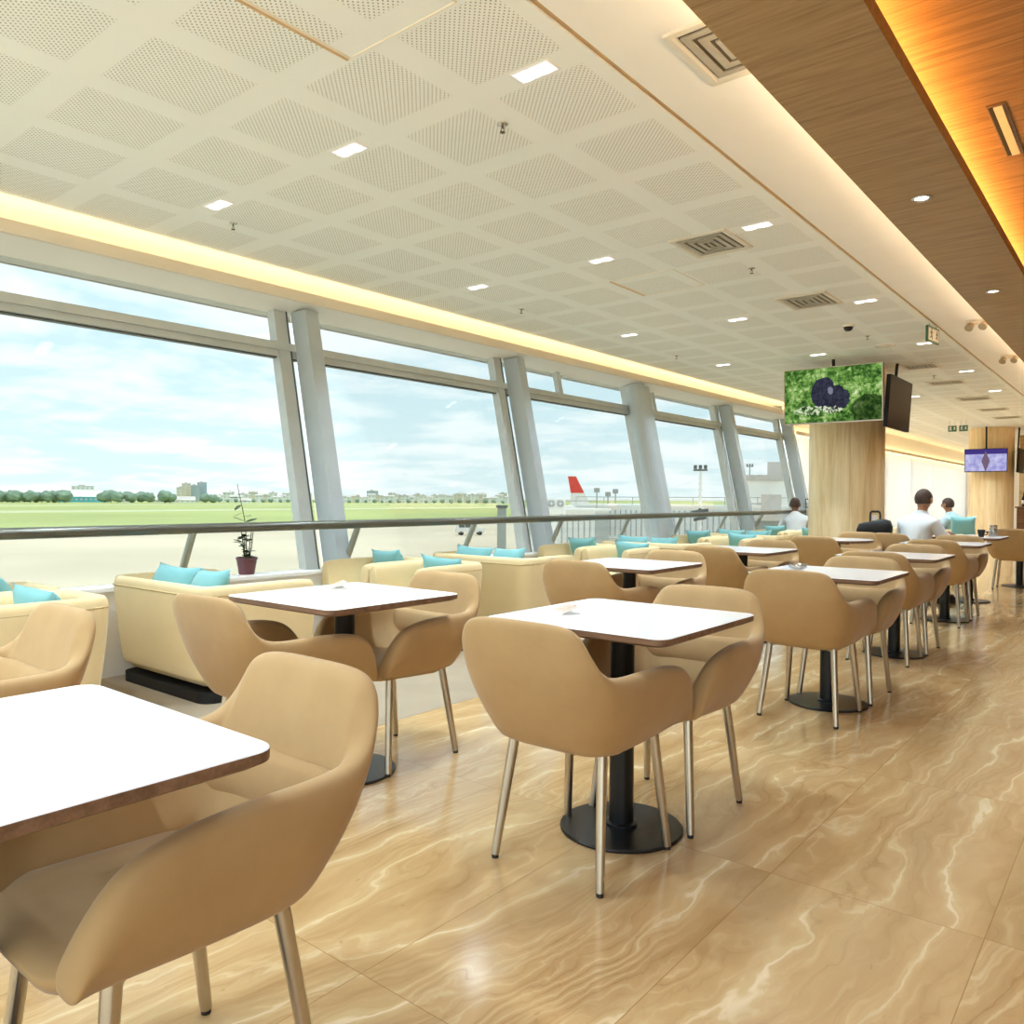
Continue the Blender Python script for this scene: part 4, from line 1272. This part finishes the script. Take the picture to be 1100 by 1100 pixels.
for i in range(13):
    tree(-4 + i * 6.1, 790 + (i % 3) * 15, rnd.uniform(8.8, 11), 'tree in the dense green row at the far left of the horizon')
for px, h in ((112, 10), (119, 11.5), (126, 10), (137, 10), (141, 9), (152, 10), (160, 9.5), (177, 11), (183, 9), (221, 9), (229, 8)):
    tree(px, 770 + int(px) % 3 * 16, h, 'bushy tree on the horizon between the teal hangar and the grey tower block')
for i in range(34):
    tree(236 + i * 9.2 + rnd.uniform(-1, 1), 850 + (i % 3) * 10, rnd.uniform(3.2, 5), 'low tree in front of the white town on the horizon')
def house(px, d, w, h, dep, mat, label, name='distant_house', cat='building', group=None, roof='flat', floors=3):
    (x, y), ph = polar(px, d)
    t = thing(name, label, cat, (x, y, GZ), ph, group)
    bm = bmesh.new(); box(bm, -w / 2, w / 2, -dep / 2, dep / 2, 0, h); mesh_obj('walls', bm, M[mat], t)
    bm = bmesh.new()
    if roof == 'flat':
        box(bm, -w / 2 - .2, w / 2 + .2, -dep / 2 - .2, dep / 2 + .2, h, h + .5); box(bm, -w * .2, w * .1, -dep * .2, dep * .2, h + .5, h + 1.7)
    else:
        A = [bm.verts.new(p) for p in ((-w / 2 - .4, -dep / 2 - .4, h), (w / 2 + .4, -dep / 2 - .4, h), (w / 2 + .4, dep / 2 + .4, h), (-w / 2 - .4, dep / 2 + .4, h), (-w / 2, 0, h + w * .16), (w / 2, 0, h + w * .16))]
        for q in ((0, 1, 5, 4), (2, 3, 4, 5), (1, 2, 5), (3, 0, 4), (3, 2, 1, 0)): bm.faces.new([A[i] for i in q])
    mesh_obj('roof', bm, M['hroof'] if mat != 'hteal' else M['hwhite'], t)
    bm = bmesh.new()
    nw = max(2, int(w / 4))
    for f in range(floors):
        z0 = h * (f + .35) / floors
        for i in range(nw):
            xx = -w / 2 + (i + .25) * w / nw
            box(bm, xx, xx + w / nw * .5, -dep / 2 - .05, -dep / 2 + .05, z0, z0 + h / floors * .4)
    mesh_obj('windows', bm, M['wdark'], t)
house(90, 860, 40, 5.2, 20, 'hteal', 'long teal hangar with a pale roof on the far side of the airfield', 'hangar', 'hangar', None, 'gable', 1)
house(89, 905, 20, 15.5, 14, 'hwhite', 'white block rising behind the teal hangar', 'distant_building', 'building', None, 'flat', 4)
house(98, 930, 10, 12, 14, 'hwhite', 'lower white block at the right of the one behind the hangar', 'distant_building', 'building', None, 'flat', 3)
house(194, 900, 8, 15, 14, 'hbeige', 'narrow beige block left of the tower blocks on the horizon', 'distant_building', 'building', None, 'flat', 5)
house(200, 918, 9, 19.5, 14, 'hbeige', 'tall beige tower block on the horizon', 'distant_building', 'building', None, 'flat', 7)
house(209, 936, 11, 18, 14, 'hgrey', 'grey slab between the beige tower and the tallest grey one', 'distant_building', 'building', None, 'flat', 6)
house(217, 954, 10, 21.5, 14, 'hgrey', 'tallest grey tower block on the horizon', 'distant_building', 'building', None, 'flat', 7)
for k, px in enumerate((137, 170, 196, 263)):
    house(px, 800, 12 if k != 2 else 22, 2.6, 12, 'hwhite', 'low white shed at the airfield edge, %s from the left' % ['first', 'second', 'third', 'fourth'][k], 'distant_shed', 'shed', 'low sheds at the airfield edge', 'gable', 1)
for i in range(58):
    px = 232 + i * 5.6 + rnd.uniform(-2, 2)
    house(px, 900 + (i % 4) * 36, rnd.uniform(6, 13), rnd.uniform(5, 9) + (i % 4) * 1.1, 9, rnd.choice(['hwhite', 'hwhite', 'hwhite', 'hbeige']), 'one of the small pale houses of the town along the horizon', 'distant_house', 'building', 'houses of the town on the horizon', rnd.choice(['flat', 'gable']), rnd.choice([2, 3]))
house(400, 1070, 15, 14.5, 10, 'hgrey', 'wide grey block standing above the town on the horizon', 'distant_building', 'building', None, 'flat', 4)
house(420, 1070, 8, 11.5, 10, 'hgrey', 'smaller grey block beside the wide one above the town', 'distant_building', 'building', None, 'flat', 3)

# service van on the apron
(x, y), ph = polar(505, 128)
t = thing('service_van', 'white service vehicle parked on the pale apron outside', 'van', (x, y, GZ), ph + .15)
bm = bmesh.new()
for a in ((-2.3, 2.3, -.9, .9, .45, 1.15), ):
    box(bm, *a)
A = [bm.verts.new(p) for p in ((-2.2, -.85, 1.15), (1.3, -.85, 1.15), (.9, -.78, 1.85), (-2.1, -.78, 1.85))]; B = [bm.verts.new((p[0], -p[1], p[2])) for p in ((-2.2, -.85, 1.15), (1.3, -.85, 1.15), (.9, -.78, 1.85), (-2.1, -.78, 1.85))]
bm.faces.new(A); bm.faces.new(B[::-1])
for i in range(4): bm.faces.new((A[i], B[i], B[(i + 1) % 4], A[(i + 1) % 4]))
mesh_obj('body', bm, M['hwhite'], t)
bm = bmesh.new()
for a, b in ((-1.9, -1.0), (-.9, -.05), (.05, .8)): box(bm, a, b, -.87, .87, 1.25, 1.7)
mesh_obj('windows', bm, M['steel_d'], t)
for xx in (-1.5, 1.5):
    for yy in (-.8, .8):
        bm = bmesh.new(); tube(bm, (xx, yy - .1, .34), (xx, yy + .1, .34), .34, .34, 16); mesh_obj('wheel', bm, M['rubber'], t)
bm = bmesh.new(); box(bm, -.7, .7, -.6, .6, 1.85, 2.05); mesh_obj('roof_box', bm, M['extg'], t)

# aircraft behind the jet bridges, only its tail stands clear
(x, y), ph = polar(621, 205)
t = thing('aircraft', 'white aircraft with a red topped tail fin behind the boarding bridge', 'aircraft', (x, y, GZ), ph)
def slabprism(bm, pts, y0, y1):
    A = [bm.verts.new((p[0], y0, p[1])) for p in pts]; B = [bm.verts.new((p[0], y1, p[1])) for p in pts]
    bm.faces.new(A); bm.faces.new(B[::-1])
    for i in range(len(pts)): bm.faces.new((A[i], B[i], B[(i + 1) % len(pts)], A[(i + 1) % len(pts)]))
bm = bmesh.new(); slabprism(bm, [(-2.1, 3.6), (3.6, 3.6), (1.6, 7.4), (-1.9, 7.4)], -.2, .2); f = mesh_obj('tail_fin', bm, M['hwhite'], t)
bm = bmesh.new(); slabprism(bm, [(-1.9, 7.4), (1.6, 7.4), (-.6, 11.7), (-2.7, 11.7)], -.17, .17); mesh_obj('red_fin_tip', bm, M['red'], f)
bm = bmesh.new()
prof = [(-6, .3, 3.4), (-4, .9, 3.2), (0, 1.7, 2.9), (6, 1.9, 2.8), (20, 1.9, 2.8), (25, 1.6, 2.7), (28, .6, 2.5), (28.6, .1, 2.4)]
loft(bm, [[(a, r * math.cos(q), zc + r * math.sin(q)) for q in [2 * PI * i / 20 for i in range(20)]] for a, r, zc in prof]); mesh_obj('fuselage', bm, M['hwhite'], t, smooth=True)
for s in (-1, 1):
    bm = bmesh.new(); A = [(-3.5, s * .5, 3.5), (-.5, s * .8, 3.5), (-3.6, s * 6, 3.8), (-4.8, s * 6, 3.8)]
    P_ = [bm.verts.new(p) for p in A]; Q_ = [bm.verts.new((p[0], p[1], p[2] + .2)) for p in A]
    bm.faces.new(P_); bm.faces.new(Q_[::-1])
    for i in range(4): bm.faces.new((P_[i], Q_[i], Q_[(i + 1) % 4], P_[(i + 1) % 4]))
    mesh_obj('tailplane', bm, M['hwhite'], t)
    bm = bmesh.new(); A = [(8, s * 1.5, 2.0), (13, s * 1.5, 2.0), (7.5, s * 15, 3.2), (6, s * 15, 3.2)]
    P_ = [bm.verts.new(p) for p in A]; Q_ = [bm.verts.new((p[0], p[1], p[2] + .3)) for p in A]
    bm.faces.new(P_); bm.faces.new(Q_[::-1])
    for i in range(4): bm.faces.new((P_[i], Q_[i], Q_[(i + 1) % 4], P_[(i + 1) % 4]))
    mesh_obj('wing', bm, M['hwhite'], t)
for xx, yy in ((22, 0), (6, -2.5), (6, 2.5)):
    bm = bmesh.new(); tube(bm, (xx, yy, 1.5), (xx, yy, .5), .12, .12, 8); tube(bm, (xx, yy - .3, .5), (xx, yy + .3, .5), .5, .5, 16); mesh_obj('landing_gear', bm, M['rubber'], t)

# boarding bridge: a long ribbed tunnel on legs
def pipe_box(name, label, cat, a, b, z0, z1, wid, rib=True):
    (ax, ay), _ = polar(*a); (bx, by), _ = polar(*b)
    ln = math.hypot(bx - ax, by - ay); ang = math.atan2(by - ay, bx - ax)
    t = thing(name, label, cat, (ax, ay, GZ), ang)
    bm = bmesh.new(); box(bm, 0, ln, 0, wid, z0 - GZ, z1 - GZ); mesh_obj('tunnel', bm, M['ext'], t)
    bm = bmesh.new()
    n = int(ln / .42)
    if rib:
        for i in range(n + 1):
            x = i * ln / n
            box(bm, x - .045, x + .045, -.06, wid + .06, z0 - GZ + .25, z1 - GZ - .25)
    mesh_obj('ribs', bm, M['rib'], t)
    bm = bmesh.new(); box(bm, -.2, ln + .2, -.12, wid + .12, z1 - GZ, z1 - GZ + .18); box(bm, -.2, ln + .2, -.12, wid + .12, z0 - GZ - .2, z0 - GZ)
    mesh_obj('edge_beams', bm, M['ext'], t)
    bm = bmesh.new()
    for i in range(n // 5 + 1): tube(bm, (i * ln / (n // 5), .2, z1 - GZ + .18), (i * ln / (n // 5), .2, z1 - GZ + .75), .03, .03, 6)
    tube(bm, (0, .2, z1 - GZ + .75), (ln, .2, z1 - GZ + .75), .03, .03, 6)
    mesh_obj('roof_rail', bm, M['extg'], t)
    for i in range(4):
        x = ln * (i + .5) / 4
        bm = bmesh.new(); box(bm, x - .25, x + .25, wid * .2, wid * .8, 0, z0 - GZ - .2); mesh_obj('support_leg', bm, M['extg'], t)
    return t
pipe_box('boarding_bridge', 'long pale ribbed boarding bridge outside the middle windows', 'boarding bridge', (618, 64), (850, 60), -2.0, .55, 3.0)
pipe_box('boarding_bridge', 'nearer low white bridge section left of the ribbed boarding bridge', 'boarding bridge', (563, 60), (640, 58), -2.6, .25, 3.0)
pipe_box('boarding_bridge', 'lower ribbed gangway below the long boarding bridge', 'boarding bridge', (640, 52), (780, 52), -4.4, -2.2, 2.5)
house(843, 75, 7.5, 7.6, 6, 'ext', 'pale flat roofed terminal block outside the farthest windows', 'terminal_block', 'building', None, 'flat', 1)
house(832, 55, 4.2, 4.6, 3, 'extg', 'grey box shaped bridge head in front of the terminal block', 'bridge_head', 'building', None, 'flat', 1)
(x, y), ph = polar(597, 54)
t = thing('air_conditioning_unit', 'white roof unit with two round fans outside the third window', 'machine', (x, y, GZ), ph)
bm = bbox(-.65, .65, -.5, .5, 4.9, 5.95, .03); box(bm, -.5, .1, -.4, .4, 0, 4.9); mesh_obj('casing', bm, M['ext'], t)
for dx in (-.3, .3):
    bm = bmesh.new(); tube(bm, (dx, -.52, 5.62), (dx, -.5, 5.62), .25, .25, 20); f = mesh_obj('fan', bm, M['wdark'], t)
    bm = bmesh.new(); tube(bm, (dx, -.55, 5.62), (dx, -.52, 5.62), .07, .07, 10)
    for i in range(4):
        a = i * PI / 2; tube(bm, (dx, -.53, 5.62), (dx + .25 * math.cos(a), -.53, 5.62 + .25 * math.sin(a)), .015, .015, 6)
    mesh_obj('grille', bm, M['ext'], f)
def small_post(px, d, h, label):
    (x, y), ph = polar(px, d)
    t = thing('slim_post', label, 'post', (x, y, GZ), ph)
    bm = bmesh.new(); tube(bm, (0, 0, 0), (0, 0, h), .09, .06, 8); mesh_obj('pole', bm, M['extg'], t)
    bm = bbox(-.28, .28, -.2, .2, h, h + .45, .06); mesh_obj('head', bm, M['extg'], t)
def mast(px, d, h, label, dark):
    (x, y), ph = polar(px, d)
    t = thing('light_mast', label, 'lamp post', (x, y, GZ), ph)
    bm = bmesh.new(); tube(bm, (0, 0, 0), (0, 0, h), .13, .07, 10)
    if dark:
        for i in range(10):
            z = h * .45 + i * h * .05; tube(bm, (-.12, 0, z), (.12, 0, z + h * .05), .025, .025, 6); tube(bm, (.12, 0, z), (-.12, 0, z + h * .05), .025, .025, 6)
    mesh_obj('pole', bm, M['extg'] if not dark else M['ext'], t)
    bm = bmesh.new(); box(bm, -.42, .42, -.1, .1, h, h + .1)
    for dx in (-.3, 0, .3): box(bm, dx - .1, dx + .1, -.25, .1, h + .12, h + .35)
    mesh_obj('lamp_head', bm, M['steel_d'], t)
    if dark:
        bm = bmesh.new()
        for z, r in ((.42, .5), (.36, .38), (.22, .45), (.12, .5)):
            tube(bm, (-r, 0, h * z + h * .25), (r, 0, h * z + h * .27), .1, .1, 8); tube(bm, (0, -r, h * z + h * .27), (0, r, h * z + h * .25), .12, .12, 8)
        mesh_obj('equipment', bm, M['steel_d'], t)
mast(752, 50, 7.7, 'light mast with dark equipment outside the fourth window', True)
mast(805, 100, 9.9, 'slim lamp post outside the fifth window', False)
for k, (px, h) in enumerate(((641, 6.6), (653, 6.2), (661, 6.5))):
    small_post(px, 80, h, 'slim post with a small head beyond the boarding bridge, %s of three' % ['left', 'middle', 'right'][k])
(x, y), ph = polar(539, 30)
t = thing('gate_post', 'dark grey post outside just left of the second mullion', 'post', (x, y, GZ), ph)
bm = bbox(-.17, .17, -.15, .15, 0, 5.6, .02); mesh_obj('post', bm, M['extg'], t)
bm = bbox(-.22, .22, -.2, .2, 5.6, 5.7, .02); mesh_obj('cap', bm, M['steel_d'], t)

# ------------------------------------------------------------------ light
w = bpy.data.worlds.new('sky'); sc.world = w; w.use_nodes = True
nt = w.node_tree
for n in list(nt.nodes): nt.nodes.remove(n)
out = N(nt, 'ShaderNodeOutputWorld'); bg = N(nt, 'ShaderNodeBackground')
tc = N(nt, 'ShaderNodeTexCoord'); sep = N(nt, 'ShaderNodeSeparateXYZ'); nt.links.new(tc.outputs['Generated'], sep.inputs[0])
z = sep.outputs[2]
grad = ramp(nt, z, [(0.0, lin(222, 238, 240)), (0.12, lin(208, 231, 237)), (0.35, lin(198, 225, 237)), (1.0, lin(170, 212, 240))])
den = math_(nt, 'ADD', math_(nt, 'MAXIMUM', z, 0.0), 0.13)
cb = N(nt, 'ShaderNodeCombineXYZ')
val(nt, cb.inputs[0], math_(nt, 'DIVIDE', sep.outputs[0], den)); val(nt, cb.inputs[1], math_(nt, 'DIVIDE', sep.outputs[1], den))
f = noise(nt, cb.outputs[0], 1.8, 9, .6, .2)
f2 = noise(nt, cb.outputs[0], 0.45, 3, .5, 0)
ff = math_(nt, 'ADD', math_(nt, 'MULTIPLY', f, .75), math_(nt, 'MULTIPLY', f2, .3))
cm = ramp(nt, ff, [(.47, (0, 0, 0, 1)), (.55, (.6, .6, .6, 1)), (.64, (1, 1, 1, 1))])
col = mixc(nt, math_(nt, 'MULTIPLY', cm, .85), grad, lin(252, 253, 253))
below = math_(nt, 'LESS_THAN', z, 0.0)
col = mixc(nt, below, col, lin(232, 232, 226))
nt.links.new(col, bg.inputs[0]); bg.inputs[1].default_value = 1.6
nt.links.new(bg.outputs[0], out.inputs[0])
sun = bpy.data.objects.new('sun', bpy.data.lights.new('sun', 'SUN')); C.objects.link(sun)
sun.data.energy = 3.0; sun.data.angle = .02; sun.data.color = (1, .95, .86)
sun.rotation_euler = (0, math.radians(16), 0)

sc.view_settings.view_transform = 'Standard'; sc.view_settings.look = 'None'
sc.view_settings.gamma = 1; sc.view_settings.use_curve_mapping = False
sc.view_settings.exposure = 0.5
sc.cycles.max_bounces = 10; sc.cycles.diffuse_bounces = 8; sc.cycles.glossy_bounces = 4; sc.cycles.transparent_max_bounces = 12
sc.cycles.caustics_reflective = False; sc.cycles.caustics_refractive = False
sc.cycles.sample_clamp_indirect = 6
